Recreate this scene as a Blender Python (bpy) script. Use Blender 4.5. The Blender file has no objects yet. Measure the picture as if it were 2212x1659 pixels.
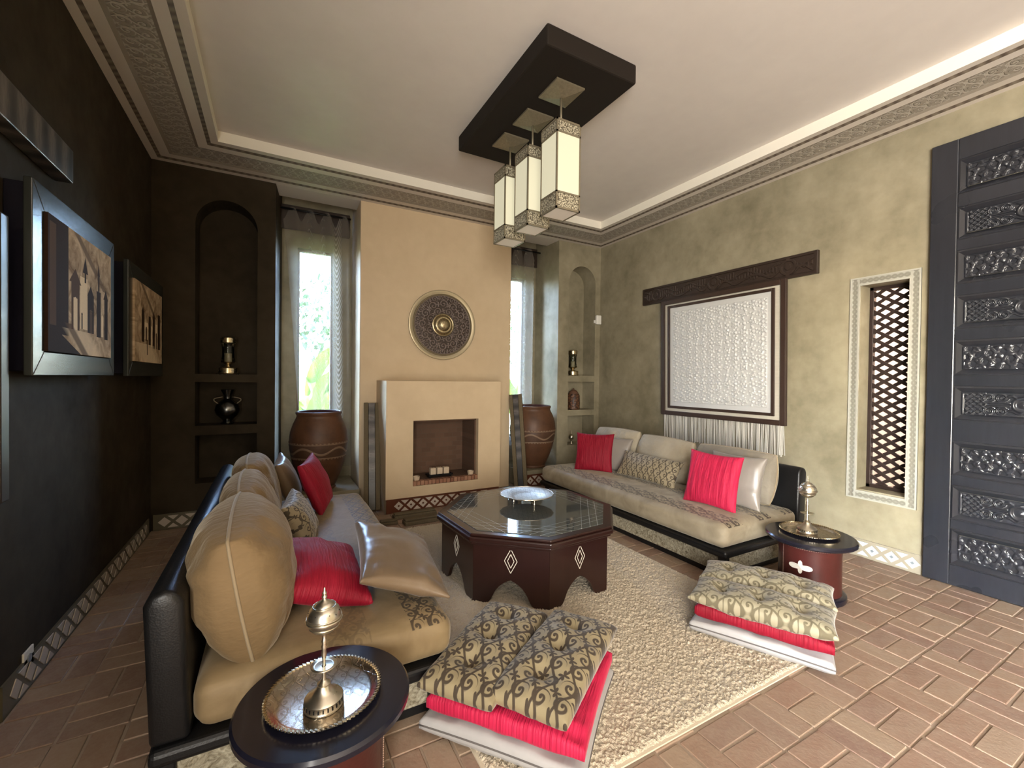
import bpy, bmesh, math, random
import numpy as np
from mathutils import Matrix, Vector

# ------------------------------------------------------------------ camera, world, light, exposure
SC = bpy.context.scene
C = SC.collection
W_PX, H_PX, F_PX = 2212, 1659, 937.0
YAW, PITCH, ROLL = math.radians(-28.8646), math.radians(-0.7011), math.radians(0.6838)
_f = Vector((-math.sin(YAW) * math.cos(PITCH), math.cos(YAW) * math.cos(PITCH), math.sin(PITCH)))
_r = Vector((math.cos(YAW), math.sin(YAW), 0)); _u = _r.cross(_f)
CR = _r * math.cos(ROLL) + _u * math.sin(ROLL); CU = _u * math.cos(ROLL) - _r * math.sin(ROLL); CF = _f
CAM_POS = Vector((0, 0, 1.55))
cam = bpy.data.cameras.new('camera'); cam.sensor_fit = 'HORIZONTAL'; cam.sensor_width = 36
cam.lens = F_PX * 36 / W_PX; cam.clip_start = 0.02; cam.clip_end = 200
cam_o = bpy.data.objects.new('camera', cam); C.objects.link(cam_o)
cam_o.matrix_world = Matrix(((CR.x, CU.x, -CF.x, CAM_POS.x), (CR.y, CU.y, -CF.y, CAM_POS.y), (CR.z, CU.z, -CF.z, CAM_POS.z), (0, 0, 0, 1)))
SC.camera = cam_o

world = bpy.data.worlds.new('sky'); SC.world = world; world.use_nodes = True
wt = world.node_tree; wt.nodes.clear()
wo = wt.nodes.new('ShaderNodeOutputWorld'); wb = wt.nodes.new('ShaderNodeBackground'); ws = wt.nodes.new('ShaderNodeTexSky')
ws.sky_type = 'NISHITA'; ws.sun_disc = False; ws.sun_elevation = math.radians(52); ws.sun_rotation = math.radians(250)
ws.air_density = 1.0; ws.dust_density = 2.5
wt.links.new(ws.outputs[0], wb.inputs[0]); wb.inputs[1].default_value = 15.0
wt.links.new(wb.outputs[0], wo.inputs[0])

sun = bpy.data.lights.new('sun', 'SUN'); sun.energy = 5.0; sun.angle = math.radians(0.6); sun.color = (1, 0.93, 0.82)
sun_o = bpy.data.objects.new('sun', sun); C.objects.link(sun_o)
sun_o.rotation_euler = Vector((0.62, -0.25, -0.74)).to_track_quat('-Z', 'Y').to_euler()

def area(name, loc, target, sx, sy, power, color):
    l = bpy.data.lights.new(name, 'AREA'); l.shape = 'RECTANGLE'; l.size = sx; l.size_y = sy
    l.energy = power; l.color = color
    o = bpy.data.objects.new(name, l); C.objects.link(o); o.location = loc
    o.rotation_euler = (Vector(target) - Vector(loc)).to_track_quat('-Z', 'Y').to_euler()
    return o
# daylight of the tall glazed terrace opening in the left wall, behind the photographer
area('daylight_terrace_window', (-1.03, -2.75, 1.5), (4, -2.75, 1.5), 3.2, 2.6, 880, (1.0, 0.945, 0.87))
for _n, _x, _y, _z, _w, _h, _t in (('garden_window_portal', 0.4775, 6.20, 1.895, 0.42, 2.54, (0.4775, 0, 1.895)), ('garden_window_portal', 3.40, 6.20, 1.895, 0.40, 2.54, (3.40, 0, 1.895)), ('lattice_window_portal', 4.90, 1.736, 1.51, 0.34, 1.8, (0, 1.736, 1.51))):
    area(_n, (_x, _y, _z), _t, _w, _h, 1, (1, 1, 1)).data.cycles.is_portal = True   # sky portals: they guide sampling, they give no light themselves

SC.view_settings.view_transform = 'Standard'; SC.view_settings.look = 'None'
SC.view_settings.exposure = 0.06; SC.view_settings.gamma = 1.0; SC.view_settings.use_curve_mapping = False
SC.cycles.use_denoising = True; SC.cycles.max_bounces = 8; SC.cycles.diffuse_bounces = 4; SC.cycles.glossy_bounces = 4
SC.cycles.transparent_max_bounces = 12; SC.cycles.caustics_reflective = False; SC.cycles.caustics_refractive = False
SC.cycles.sample_clamp_indirect = 6

PI = math.pi
random.seed(7)
XR, XL, YB, YF = 4.614, -1.053, 5.4585, -4.8
HC, ZL, ZC = 3.662, 3.70, 3.80
OR_, OB, OL, OFr = 0.53, 0.62, 0.60, 0.60

# ------------------------------------------------------------------ object helpers
def tag(o, label=None, cat=None, group=None, kind=None):
    if label: o['label'] = label
    if cat: o['category'] = cat
    if group: o['group'] = group
    if kind: o['kind'] = kind
    return o

def thing(name, label, cat, loc=(0, 0, 0), rz=0, group=None, kind=None):
    o = bpy.data.objects.new(name, None); C.objects.link(o)
    o.location = loc; o.rotation_euler = (0, 0, rz); o.empty_display_size = 0.1
    return tag(o, label, cat, group, kind)

def copy_tree(o, parent=None):
    c = o.copy(); C.objects.link(c); c.parent = parent
    for k in [x for x in bpy.data.objects if x.parent == o]:
        copy_tree(k, c)
    return c

def basis(o, c, X, Y):
    X = Vector(X).normalized(); Y = Vector(Y); Y = (Y - X * Y.dot(X)).normalized(); Z = X.cross(Y)
    o.matrix_world = Matrix(((X.x, Y.x, Z.x, c[0]), (X.y, Y.y, Z.y, c[1]), (X.z, Y.z, Z.z, c[2]), (0, 0, 0, 1)))
    return o

def leaning(o, c, yaw, lean, roll=0):
    """face normal points to heading yaw (degrees), tilted back by lean degrees; roll turns it in its own plane"""
    a, l, r = math.radians(yaw), math.radians(lean), math.radians(roll)
    d = Vector((math.cos(a), math.sin(a), 0)); z = Vector((0, 0, 1))
    n = d * math.cos(l) + z * math.sin(l); Y = z * math.cos(l) - d * math.sin(l); X = Y.cross(n)
    X2 = X * math.cos(r) + Y * math.sin(r); Y2 = Y * math.cos(r) - X * math.sin(r)
    return basis(o, c, X2, Y2)

class MB:
    def __init__(s): s.v = []; s.f = []; s.uv = {}
    def add(s, vs, fs):
        n = len(s.v); s.v += [tuple(map(float, p)) for p in vs]; s.f += [tuple(i + n for i in f) for f in fs]; return s
    def box(s, x0, x1, y0, y1, z0, z1):
        return s.add([(x0, y0, z0), (x1, y0, z0), (x1, y1, z0), (x0, y1, z0), (x0, y0, z1), (x1, y0, z1), (x1, y1, z1), (x0, y1, z1)],
                     [(0, 3, 2, 1), (4, 5, 6, 7), (0, 1, 5, 4), (1, 2, 6, 5), (2, 3, 7, 6), (3, 0, 4, 7)])
    def obox(s, c, X, Y, Z, hx, hy, hz):
        c, X, Y, Z = map(Vector, (c, X, Y, Z)); X = X.normalized() * hx; Y = Y.normalized() * hy; Z = Z.normalized() * hz
        return s.add([c + X * a + Y * b + Z * d for d in (-1, 1) for a, b in ((-1, -1), (1, -1), (1, 1), (-1, 1))],
                     [(0, 3, 2, 1), (4, 5, 6, 7), (0, 1, 5, 4), (1, 2, 6, 5), (2, 3, 7, 6), (3, 0, 4, 7)])
    def prism(s, poly, a, b, fn):
        """poly: 2d outline, extruded from a to b; fn(u, v, w) -> xyz"""
        n = len(poly)
        return s.add([fn(u, v, a) for u, v in poly] + [fn(u, v, b) for u, v in poly],
                     [tuple(range(n))[::-1], tuple(range(n, 2 * n))] + [(i, (i + 1) % n, n + (i + 1) % n, n + i) for i in range(n)])
    def lathe(s, prof, seg=32, c=(0, 0, 0), cap=True, wob=None):
        n = len(prof); vs = []
        for k in range(seg):
            t = 2 * PI * k / seg
            for r, z in prof:
                q = r if wob is None else r * wob(t, z)
                vs.append((c[0] + q * math.cos(t), c[1] + q * math.sin(t), c[2] + z))
        fs = [(k * n + i, ((k + 1) % seg) * n + i, ((k + 1) % seg) * n + i + 1, k * n + i + 1) for k in range(seg) for i in range(n - 1)]
        if cap:
            fs.append(tuple(k * n for k in range(seg))[::-1]); fs.append(tuple(k * n + n - 1 for k in range(seg)))
        return s.add(vs, fs)
    def tube(s, path, r, seg=8, closed=False):
        P = [Vector(p) for p in path]; n = len(P); vs = []; rr = r if hasattr(r, '__len__') else [r] * n
        up = None
        for i, p in enumerate(P):
            a = P[(i - 1) % n] if (closed or i > 0) else p; b = P[(i + 1) % n] if (closed or i < n - 1) else p
            t = (b - a).normalized()
            if up is None:
                up = Vector((0, 0, 1)) if abs(t.z) < 0.9 else Vector((1, 0, 0))
            x = t.cross(up).normalized(); y = x.cross(t); up = y
            for k in range(seg):
                q = 2 * PI * k / seg; vs.append(p + (x * math.cos(q) + y * math.sin(q)) * rr[i])
        m = n if closed else n - 1
        fs = [(i * seg + k, i * seg + (k + 1) % seg, ((i + 1) % n) * seg + (k + 1) % seg, ((i + 1) % n) * seg + k) for i in range(m) for k in range(seg)]
        if not closed:
            fs += [tuple(range(seg))[::-1], tuple((n - 1) * seg + k for k in range(seg))]
        return s.add(vs, fs)
    def grid(s, G, flip=False, close=False):
        """G: array (n, m, 3)"""
        n, m = G.shape[:2]; q = lambda i, j: i * m + j
        fs = []
        for i in range(n - 1 + (1 if close else 0)):
            for j in range(m - 1):
                f = (q(i, j), q((i + 1) % n, j), q((i + 1) % n, j + 1), q(i, j + 1)); fs.append(f[::-1] if flip else f)
        k = len(s.v); s.v += [tuple(p) for p in G.reshape(-1, 3).tolist()]; s.f += [tuple(i + k for i in f) for f in fs]
        return s
    def build(s, name, m, parent=None, smooth=False, bevel=0, seg=2, weld=False, uvf=None):
        me = bpy.data.meshes.new(name); me.from_pydata(s.v, [], s.f); me.update()
        if weld or bevel:
            bm = bmesh.new(); bm.from_mesh(me); bmesh.ops.remove_doubles(bm, verts=bm.verts, dist=1e-5)
            bmesh.ops.recalc_face_normals(bm, faces=bm.faces)
            if bevel:
                es = [e for e in bm.edges if len(e.link_faces) == 2 and e.calc_face_angle(0) > 0.6]
                bmesh.ops.bevel(bm, geom=es, offset=bevel, segments=seg, profile=0.5, affect='EDGES', clamp_overlap=True)
            bm.to_mesh(me); bm.free()
        if uvf:
            l = me.uv_layers.new(name='UVMap')
            for lp in me.loops: l.data[lp.index].uv = uvf(me.vertices[lp.vertex_index].co)
        if smooth:
            me.shade_smooth() if smooth is True else me.shade_smooth()
            if smooth is not True:
                me.set_sharp_from_angle(angle=math.radians(smooth))
        me.materials.append(m)
        o = bpy.data.objects.new(name, me); C.objects.link(o)
        if parent: o.parent = parent
        return o

def box_obj(name, m, parent, x0, x1, y0, y1, z0, z1, bevel=0.004, seg=2):
    return MB().box(x0, x1, y0, y1, z0, z1).build(name, m, parent, bevel=bevel, seg=seg)

def struct(o, kind='structure', label=None):
    o['kind'] = kind
    if label: o['label'] = label
    return o

# value noise on arrays
def vnoise(x, y, seed=0):
    x = np.asarray(x, float); y = np.asarray(y, float)
    xi = np.floor(x).astype(np.int64); yi = np.floor(y).astype(np.int64); fx = x - xi; fy = y - yi
    fx = fx * fx * (3 - 2 * fx); fy = fy * fy * (3 - 2 * fy)
    def h(a, b):
        n = (a * 374761393 + b * 668265263 + seed * 974711) & 0x7fffffff
        n = ((n ^ (n >> 13)) * 1274126177) & 0x7fffffff
        return ((n ^ (n >> 16)) & 0xffff) / 65535.0
    return (h(xi, yi) * (1 - fx) + h(xi + 1, yi) * fx) * (1 - fy) + (h(xi, yi + 1) * (1 - fx) + h(xi + 1, yi + 1) * fx) * fy
# ------------------------------------------------------------------ shader expressions
class X:
    """a socket (or number) that builds math nodes"""
    T = None
    def __init__(s, v): s.v = v
    @staticmethod
    def m(op, *a):
        n = X.T.nodes.new('ShaderNodeMath'); n.operation = op
        for i, q in enumerate(a):
            q = q.v if isinstance(q, X) else q
            if isinstance(q, (int, float)): n.inputs[i].default_value = q
            else: X.T.links.new(q, n.inputs[i])
        return X(n.outputs[0])
    def __add__(s, o): return X.m('ADD', s, o)
    __radd__ = __add__
    def __sub__(s, o): return X.m('SUBTRACT', s, o)
    def __rsub__(s, o): return X.m('SUBTRACT', o, s)
    def __mul__(s, o): return X.m('MULTIPLY', s, o)
    __rmul__ = __mul__
    def __truediv__(s, o): return X.m('DIVIDE', s, o)
    def __lt__(s, o): return X.m('LESS_THAN', s, o)
    def __gt__(s, o): return X.m('GREATER_THAN', s, o)
    def abs(s): return X.m('ABSOLUTE', s)
    def fr(s): return X.m('FRACT', s)
    def fl(s): return X.m('FLOOR', s)
    def sin(s): return X.m('SINE', s)
    def cos(s): return X.m('COSINE', s)
    def sqrt(s): return X.m('SQRT', s)
    def clamp(s):
        r = X.m('ADD', s, 0.0); r.v.node.use_clamp = True; return r
def xmax(*a):
    r = a[0]
    for q in a[1:]: r = X.m('MAXIMUM', r, q)
    return r
def xmin(a, b): return X.m('MINIMUM', a, b)
def atan2(a, b): return X.m('ARCTAN2', a, b)
def near(a, b, w, soft=0.3):
    """1 where |a-b|<w, soft edge"""
    d = (a - b).abs(); return ((w * (1 + soft) - d) / (w * 2 * soft + 1e-6)).clamp()
def rect(u, v, u0, u1, v0, v1):
    return xmin((u - u0) * (u1 - u) * 1e4, (v - v0) * (v1 - v) * 1e4).clamp()
def coords(kind='Object'):
    tc = X.T.nodes.new('ShaderNodeTexCoord'); sp = X.T.nodes.new('ShaderNodeSeparateXYZ')
    X.T.links.new(tc.outputs[kind], sp.inputs[0])
    return X(sp.outputs[0]), X(sp.outputs[1]), X(sp.outputs[2])
def noise(scale, detail=3, kind='Object', stretch=None, rough=0.5, dist=0.0):
    n = X.T.nodes.new('ShaderNodeTexNoise'); n.inputs['Scale'].default_value = scale; n.inputs['Detail'].default_value = detail
    n.inputs['Roughness'].default_value = rough; n.inputs['Distortion'].default_value = dist
    tc = X.T.nodes.new('ShaderNodeTexCoord')
    if stretch:
        mp = X.T.nodes.new('ShaderNodeMapping'); mp.inputs['Scale'].default_value = stretch
        X.T.links.new(tc.outputs[kind], mp.inputs[0]); X.T.links.new(mp.outputs[0], n.inputs['Vector'])
    else: X.T.links.new(tc.outputs[kind], n.inputs['Vector'])
    return X(n.outputs['Fac'])
def voronoi(scale, kind='Object', feature='F1', stretch=None):
    n = X.T.nodes.new('ShaderNodeTexVoronoi'); n.feature = feature; n.inputs['Scale'].default_value = scale
    tc = X.T.nodes.new('ShaderNodeTexCoord')
    if stretch:
        mp = X.T.nodes.new('ShaderNodeMapping'); mp.inputs['Scale'].default_value = stretch
        X.T.links.new(tc.outputs[kind], mp.inputs[0]); X.T.links.new(mp.outputs[0], n.inputs['Vector'])
    else: X.T.links.new(tc.outputs[kind], n.inputs['Vector'])
    return X(n.outputs['Distance'])
def rgb(c): return (c[0], c[1], c[2], 1.0)
def mixc(f, a, b):
    n = X.T.nodes.new('ShaderNodeMix'); n.data_type = 'RGBA'
    for k, q in ((0, f), (6, a), (7, b)):
        q = q.v if isinstance(q, X) else q
        if isinstance(q, (int, float)): n.inputs[k].default_value = q
        elif isinstance(q, tuple): n.inputs[k].default_value = rgb(q)
        else: X.T.links.new(q, n.inputs[k])
    return X(n.outputs[2])
def obj_random():
    n = X.T.nodes.new('ShaderNodeObjectInfo'); return X(n.outputs['Random'])
def island_random():
    n = X.T.nodes.new('ShaderNodeNewGeometry'); return X(n.outputs['Random Per Island'])

def mat(name, fn, rough=0.5, metal=0.0, spec=0.5, coat=0.0, coat_rough=0.1, sheen=0.0, emit=None, sheen_tint=None, aniso=0.0):
    """fn() -> dict(color=, rough=, bump=(height, strength, distance), metal=) or a plain colour"""
    m = bpy.data.materials.new(name); m.use_nodes = True; t = m.node_tree; X.T = t
    b = t.nodes['Principled BSDF']
    b.inputs['Roughness'].default_value = rough; b.inputs['Metallic'].default_value = metal
    b.inputs['Specular IOR Level'].default_value = spec; b.inputs['Coat Weight'].default_value = coat
    b.inputs['Coat Roughness'].default_value = coat_rough; b.inputs['Sheen Weight'].default_value = sheen
    b.inputs['Anisotropic'].default_value = aniso
    if sheen_tint: b.inputs['Sheen Tint'].default_value = rgb(sheen_tint)
    b.inputs['Sheen Roughness'].default_value = 0.35
    r = fn() if callable(fn) else dict(color=fn)
    def put(k, q):
        q = q.v if isinstance(q, X) else q
        if isinstance(q, tuple): b.inputs[k].default_value = rgb(q)
        elif isinstance(q, (int, float)): b.inputs[k].default_value = q
        else: t.links.new(q, b.inputs[k])
    put('Base Color', r['color'])
    if 'rough' in r: put('Roughness', r['rough'])
    if 'metal' in r: put('Metallic', r['metal'])
    if 'bump' in r:
        h, s, d = r['bump']; bn = t.nodes.new('ShaderNodeBump'); bn.inputs['Strength'].default_value = s; bn.inputs['Distance'].default_value = d
        t.links.new(h.v, bn.inputs['Height']); t.links.new(bn.outputs[0], b.inputs['Normal'])
        if coat: t.links.new(bn.outputs[0], b.inputs['Coat Normal'])
    if emit:
        put('Emission Color', emit[0]); b.inputs['Emission Strength'].default_value = emit[1]
    return m

# curling damask scrolls: 1 on the dark line
def scroll(u, v, P, thick=1.0):
    U = u / P; V = v / P
    sg = 1.0 - 2.0 * X.m('MODULO', V.fl().abs(), 2.0)
    x = (U.fr() - 0.5) * sg; y = V.fr() - 0.5
    r = (x * x + y * y).sqrt(); th = atan2(y, x) * (1 / (2 * PI))
    s = (th + r * 3.0).fr()
    sp = near(s, 0.5, 0.15 * thick) * (r < 0.44) * (r > 0.04)
    x2 = (U + 0.5).fr() - 0.5; y2 = (V + 0.5).fr() - 0.5
    r2 = (x2 * x2 + y2 * y2).sqrt(); t2 = atan2(y2, x2)
    pet = (r2 < (0.13 + 0.09 * (t2 * 4.0).cos()) * thick) * (r2 > 0.03)
    wav = near((U + 0.22 * (V * PI).sin()).fr(), 0.5, 0.055 * thick)
    wav2 = near((U - 0.22 * (V * PI).sin() + 0.5).fr(), 0.5, 0.05 * thick)
    dot = (r < 0.07)
    return xmax(sp, pet, wav, wav2, dot)

def m_plaster(name, c1, c2, rough=0.62, spec=0.35):
    def f():
        n = noise(1.3, 6, rough=0.62); n2 = noise(9, 4)
        k = ((n * 0.8 + n2 * 0.3) * 2.5 - 0.88).clamp()
        return dict(color=mixc(k, c1, c2), bump=(n2, 0.12, 0.01), rough=rough - 0.2 * k)
    return mat(name, f, rough, spec=spec)
M = {}
M['plaster'] = m_plaster('olive_tadelakt', (0.165, 0.145, 0.09), (0.345, 0.305, 0.21))
M['plaster_shaded'] = m_plaster('shaded_tadelakt', (0.022, 0.016, 0.009), (0.045, 0.034, 0.020), 0.85, 0.12)  # darkened plaster: shade of the room's left side put into the colour
M['plaster_tan'] = m_plaster('tan_tadelakt', (0.56, 0.43, 0.275), (0.65, 0.515, 0.34))
M['ceiling'] = m_plaster('ceiling_plaster', (0.62, 0.57, 0.53), (0.67, 0.62, 0.575))
M['white_plaster'] = mat('white_plaster', (0.60, 0.545, 0.48), 0.6)
M['riser'] = mat('riser_plaster', (0.80, 0.76, 0.66), 0.6)

def _frieze():
    x, y, z = coords('UV')
    s = scroll(x, y, 0.10, 1.1); n = noise(60, 3, 'UV')
    k = (s * 0.75 + n * 0.4).clamp()
    return dict(color=mixc(k, (0.25, 0.22, 0.175), (0.44, 0.40, 0.34)), bump=(k, 0.9, 0.008))
M['frieze'] = mat('carved_frieze', _frieze, 0.6)
def _bead():
    x, y, z = coords('UV')
    k = ((x * 90).sin() * 0.5 + 0.5) * 0.7
    return dict(color=mixc(k, (0.075, 0.056, 0.04), (0.21, 0.17, 0.125)), bump=(k, 0.6, 0.004))
M['bead'] = mat('dark_bead_band', _bead, 0.6)
M['band'] = mat('brown_band', (0.25, 0.215, 0.17), 0.6)

def brick_mat(name, rnd):
    def f():
        r = rnd(); n = noise(14, 5, rough=0.65); n2 = noise(55, 3)
        c = mixc(r, (0.265, 0.160, 0.112), (0.325, 0.232, 0.160))
        c = mixc(((r * 7.3).fr() * 1.2 - 0.55).clamp(), c, (0.20, 0.112, 0.090))
        k = ((n + n2 * 0.3) * 2.0 - 0.85).clamp()
        return dict(color=mixc(k * 0.55, c, (0.37, 0.29, 0.21)), bump=(n + n2 * 0.4, 0.35, 0.006), rough=0.62 - 0.22 * k)
    return mat(name, f, 0.5, spec=0.35)
M['brick'] = brick_mat('terracotta_brick', obj_random)
M['brick_stuff'] = brick_mat('terracotta_field', island_random)
M['grout'] = mat('grout', lambda: dict(color=mixc(noise(30, 3), (0.29, 0.215, 0.155), (0.40, 0.315, 0.24))), 0.9)

def _rug():
    n = noise(160, 3); n2 = noise(3, 3)
    return dict(color=mixc((n * 0.8 + n2 * 0.35).clamp(), (0.47, 0.385, 0.27), (0.64, 0.56, 0.435)), bump=(n, 1.0, 0.008))
M['rug'] = mat('shag_wool', _rug, 0.95, spec=0.1, sheen=0.25)
M['rug_edge'] = mat('rug_binding', (0.6, 0.52, 0.39), 0.9)

def _leather():
    n = voronoi(160); n2 = noise(4, 3)
    return dict(color=mixc(n2, (0.004, 0.004, 0.004), (0.010, 0.010, 0.011)), bump=(n, 0.12, 0.003), rough=0.30 + 0.12 * n2)
M['leather'] = mat('black_leather', _leather, 0.35, spec=0.35)

def velvet(name, c1, c2, sheen=0.35, seed=0):
    def f():
        n = noise(3.2 + seed * 0.3, 4, dist=0.6); n2 = noise(38, 2, stretch=(1, 1, 0.4)); k = (n * 1.5 - 0.25 + n2 * 0.12).clamp()
        return dict(color=mixc(k, c1, c2), bump=(n2 + n * 1.5, 0.25, 0.02))
    return mat(name, f, 0.75, spec=0.2, sheen=sheen, sheen_tint=(0.9, 0.8, 0.62))
M['velvet'] = velvet('taupe_velvet', (0.15, 0.097, 0.045), (0.235, 0.160, 0.082))
M['velvet_light'] = velvet('champagne_velvet', (0.31, 0.265, 0.19), (0.44, 0.39, 0.295))
M['velvet_grey'] = velvet('grey_taupe_velvet', (0.165, 0.142, 0.108), (0.26, 0.23, 0.18))
M['piping'] = mat('taupe_piping', (0.28, 0.215, 0.13), 0.8, sheen=0.3)

def seat_mat(name, base1, base2, line, bands, P, ztop):
    def f():
        x, y, z = coords('Object'); n = noise(5.5, 5, dist=0.9); n2 = noise(40, 2)
        b = 0
        for xc, hw, st in bands: b = xmax(b, near(x, xc, hw, 0.02) * st) if b else near(x, xc, hw, 0.02) * st
        k = scroll(x, y, P, 1.35) * b * (z > ztop)
        base = mixc((n * 2.2 - 0.6).clamp(), base1, base2)
        return dict(color=mixc(k, base, line), bump=(n2 + n + k * 0.6, 0.12, 0.01), rough=0.62 - 0.2 * k)
    return mat(name, f, 0.7, spec=0.3, sheen=0.3, sheen_tint=(0.9, 0.82, 0.68))
def damask(name, c, line, P, thick=1.0, inv=False):
    def f():
        u, v, w = coords('UV'); k = scroll(u, v, P, thick); n = noise(5, 3)
        base = mixc((n * 1.4 - 0.2).clamp(), c, tuple(q * 1.25 for q in c))
        return dict(color=mixc(k, base, line), bump=(k, 0.35, 0.004), rough=0.5 + 0.28 * k)
    return mat(name, f, 0.55, spec=0.35, sheen=0.3)
M['damask'] = damask('scroll_damask', (0.25, 0.205, 0.12), (0.055, 0.040, 0.026), 0.092, 1.25)
M['damask_pale'] = damask('pale_scroll_damask', (0.27, 0.24, 0.16), (0.135, 0.115, 0.07), 0.092, 1.1)
M['damask_bolster'] = damask('dark_scroll_damask', (0.27, 0.225, 0.145), (0.075, 0.06, 0.042), 0.075, 0.9)

def red_mat(name, c1, c2, f=70, crush=1.0):
    def fn():
        u, v, w = coords('UV'); n = noise(5, 4, 'UV', stretch=(1, 0.25, 1), dist=0.4); fine = noise(90, 3, 'UV', stretch=(1, 0.08, 1))
        k = (n * 0.9 + fine * 0.9 - 0.45).clamp()
        return dict(color=mixc(k, c1, c2), bump=(fine + n * 0.7, 0.7 * crush, 0.014))
    return mat(name, fn, 0.62, spec=0.25, sheen=0.2, sheen_tint=(1.0, 0.25, 0.35))
M['red'] = red_mat('crimson_crushed_velvet', (0.15, 0.002, 0.009), (0.32, 0.006, 0.026))
M['red_light'] = red_mat('coral_crushed_velvet', (0.36, 0.006, 0.035), (0.62, 0.024, 0.085))
def satin(name, c, c2, rough=0.3):
    def f():
        n = noise(2.5, 3, dist=0.8); n2 = noise(14, 3, stretch=(1, 0.3, 1), dist=0.5)
        return dict(color=mixc(n, c, c2), bump=(n2 * 0.6 + n, 0.22, 0.03))
    return mat(name, f, rough, spec=0.5, sheen=0.2)
M['satin_brown'] = satin('bronze_satin', (0.125, 0.083, 0.048), (0.18, 0.125, 0.075), 0.33)
M['satin_grey'] = satin('silver_satin', (0.31, 0.30, 0.295), (0.43, 0.42, 0.415), 0.36)
M['satin_taupe'] = satin('taupe_satin', (0.20, 0.175, 0.15), (0.285, 0.255, 0.225), 0.34)
M['zip'] = mat('zip_seam', (0.10, 0.09, 0.085), 0.6)

def wood(name, c1, c2, rough, coat, scale=6, stretch=(6, 6, 0.6), spec=0.4):
    def f():
        n = noise(scale, 5, stretch=stretch, rough=0.6); n2 = noise(2.2, 3)
        return dict(color=mixc((n * 0.8 + 0.1).clamp(), c1, c2), bump=(n, 0.05, 0.003), rough=rough + 0.05 * (n2 - 0.5))
    return mat(name, f, rough, spec=spec, coat=coat, coat_rough=0.12)
M['mahogany'] = wood('mahogany', (0.014, 0.0045, 0.0035), (0.030, 0.010, 0.0075), 0.30, 0.45)
M['black_wood'] = wood('black_wood', (0.005, 0.005, 0.010), (0.010, 0.010, 0.020), 0.26, 0.3)
M['door_wood'] = wood('black_stained_cedar', (0.010, 0.011, 0.014), (0.026, 0.028, 0.036), 0.28, 0.45)
M['dark_board'] = wood('dark_walnut', (0.018, 0.011, 0.008), (0.040, 0.026, 0.019), 0.45, 0.1)
M['frame_wood'] = wood('frame_walnut', (0.025, 0.014, 0.010), (0.05, 0.03, 0.022), 0.4, 0.15)
M['grey_wood'] = wood('weathered_wood', (0.10, 0.08, 0.05), (0.17, 0.135, 0.085), 0.85, 0.0, 9, spec=0.08)
M['lattice'] = wood('lattice_wood', (0.012, 0.006, 0.005), (0.03, 0.016, 0.012), 0.5, 0.0)
M['wood_window'] = wood('window_wood', (0.10, 0.05, 0.03), (0.17, 0.09, 0.055), 0.5, 0.1)
M['red_leather'] = mat('oxblood_leather', lambda: dict(color=mixc(noise(5, 5, rough=0.65), (0.022, 0.005, 0.004), (0.085, 0.016, 0.013)), bump=(noise(40, 4), 0.15, 0.006)), 0.33, spec=0.5, coat=0.25)
M['bone'] = mat('bone_inlay', (0.72, 0.68, 0.58), 0.4)
M['stud'] = mat('aged_stud', (0.32, 0.22, 0.17), 0.35, metal=0.8)

def metal(name, c, rough, eng=0.0, P=0.03, dark=0.35):
    def f():
        n = noise(30, 4); d = dict(color=mixc(n * 0.6, c, tuple(q * 0.7 for q in c)), rough=rough + 0.1 * n)
        if eng:
            x, y, z = coords('Object'); s = scroll(x, y, P, 0.8) * eng
            d['color'] = mixc(s * dark, d['color'], tuple(q * 0.25 for q in c)); d['bump'] = (s, 0.4, 0.002)
        else: d['bump'] = (n, 0.1, 0.002)
        return d
    return mat(name, f, rough, metal=1.0)
M['silver'] = metal('tarnished_silver', (0.80, 0.745, 0.62), 0.24)
M['silver_plate'] = metal('engraved_silver', (0.60, 0.53, 0.42), 0.34, 1.0, 0.045)
M['brass'] = metal('pale_brass', (0.62, 0.52, 0.34), 0.22)
M['tray'] = metal('engraved_brass_tray', (0.62, 0.55, 0.46), 0.2, 1.0, 0.05, 0.3)
M['bronze'] = metal('aged_bronze', (0.20, 0.165, 0.11), 0.42)
M['iron'] = mat('black_iron', (0.012, 0.012, 0.013), 0.45, metal=0.6)
def _pierced():
    v = voronoi(95); k = (v * 2.2 - 0.55).clamp()
    return dict(color=mixc(k, (0.62, 0.57, 0.42), (0.10, 0.082, 0.055)), bump=(k, 0.6, 0.003))
M['pierced'] = mat('pierced_bronze', _pierced, 0.42, metal=0.35)
M['lamp_glass'] = mat('lit_parchment_glass', (0.42, 0.40, 0.29), 0.35, emit=((1.0, 0.94, 0.68), 0.42))
M['plate_wood'] = mat('matt_black_plate', (0.016, 0.012, 0.009), 0.7, spec=0.15)
M['bronze_taupe'] = mat('satin_bronze', (0.24, 0.205, 0.14), 0.42, metal=0.55)  # light taupe metal of the lantern frames and rods
M['lantern_metal'] = mat('hammered_bronze', lambda: dict(color=mixc(noise(60, 3), (0.22, 0.185, 0.12), (0.36, 0.31, 0.21)), bump=(noise(60, 3), 0.5, 0.006)), 0.4, metal=0.6)
M['lamp_base'] = mat('frosted_base', (0.62, 0.55, 0.46), 0.5, emit=((1.0, 0.85, 0.68), 0.12))
M['ceramic_white'] = mat('white_tile', lambda: dict(color=mixc(noise(25, 2), (0.42, 0.46, 0.47), (0.50, 0.53, 0.53))), 0.18)
M['ceramic_grey'] = mat('grey_tile', (0.20, 0.225, 0.245), 0.2)
M['ceramic_cream'] = mat('cream_tile_bed', (0.28, 0.245, 0.18), 0.35)
M['ceramic_pale'] = mat('pale_tile', (0.50, 0.44, 0.37), 0.25)
M['ceramic_brown'] = mat('brown_tile_bed', (0.10, 0.032, 0.016), 0.3)
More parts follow.
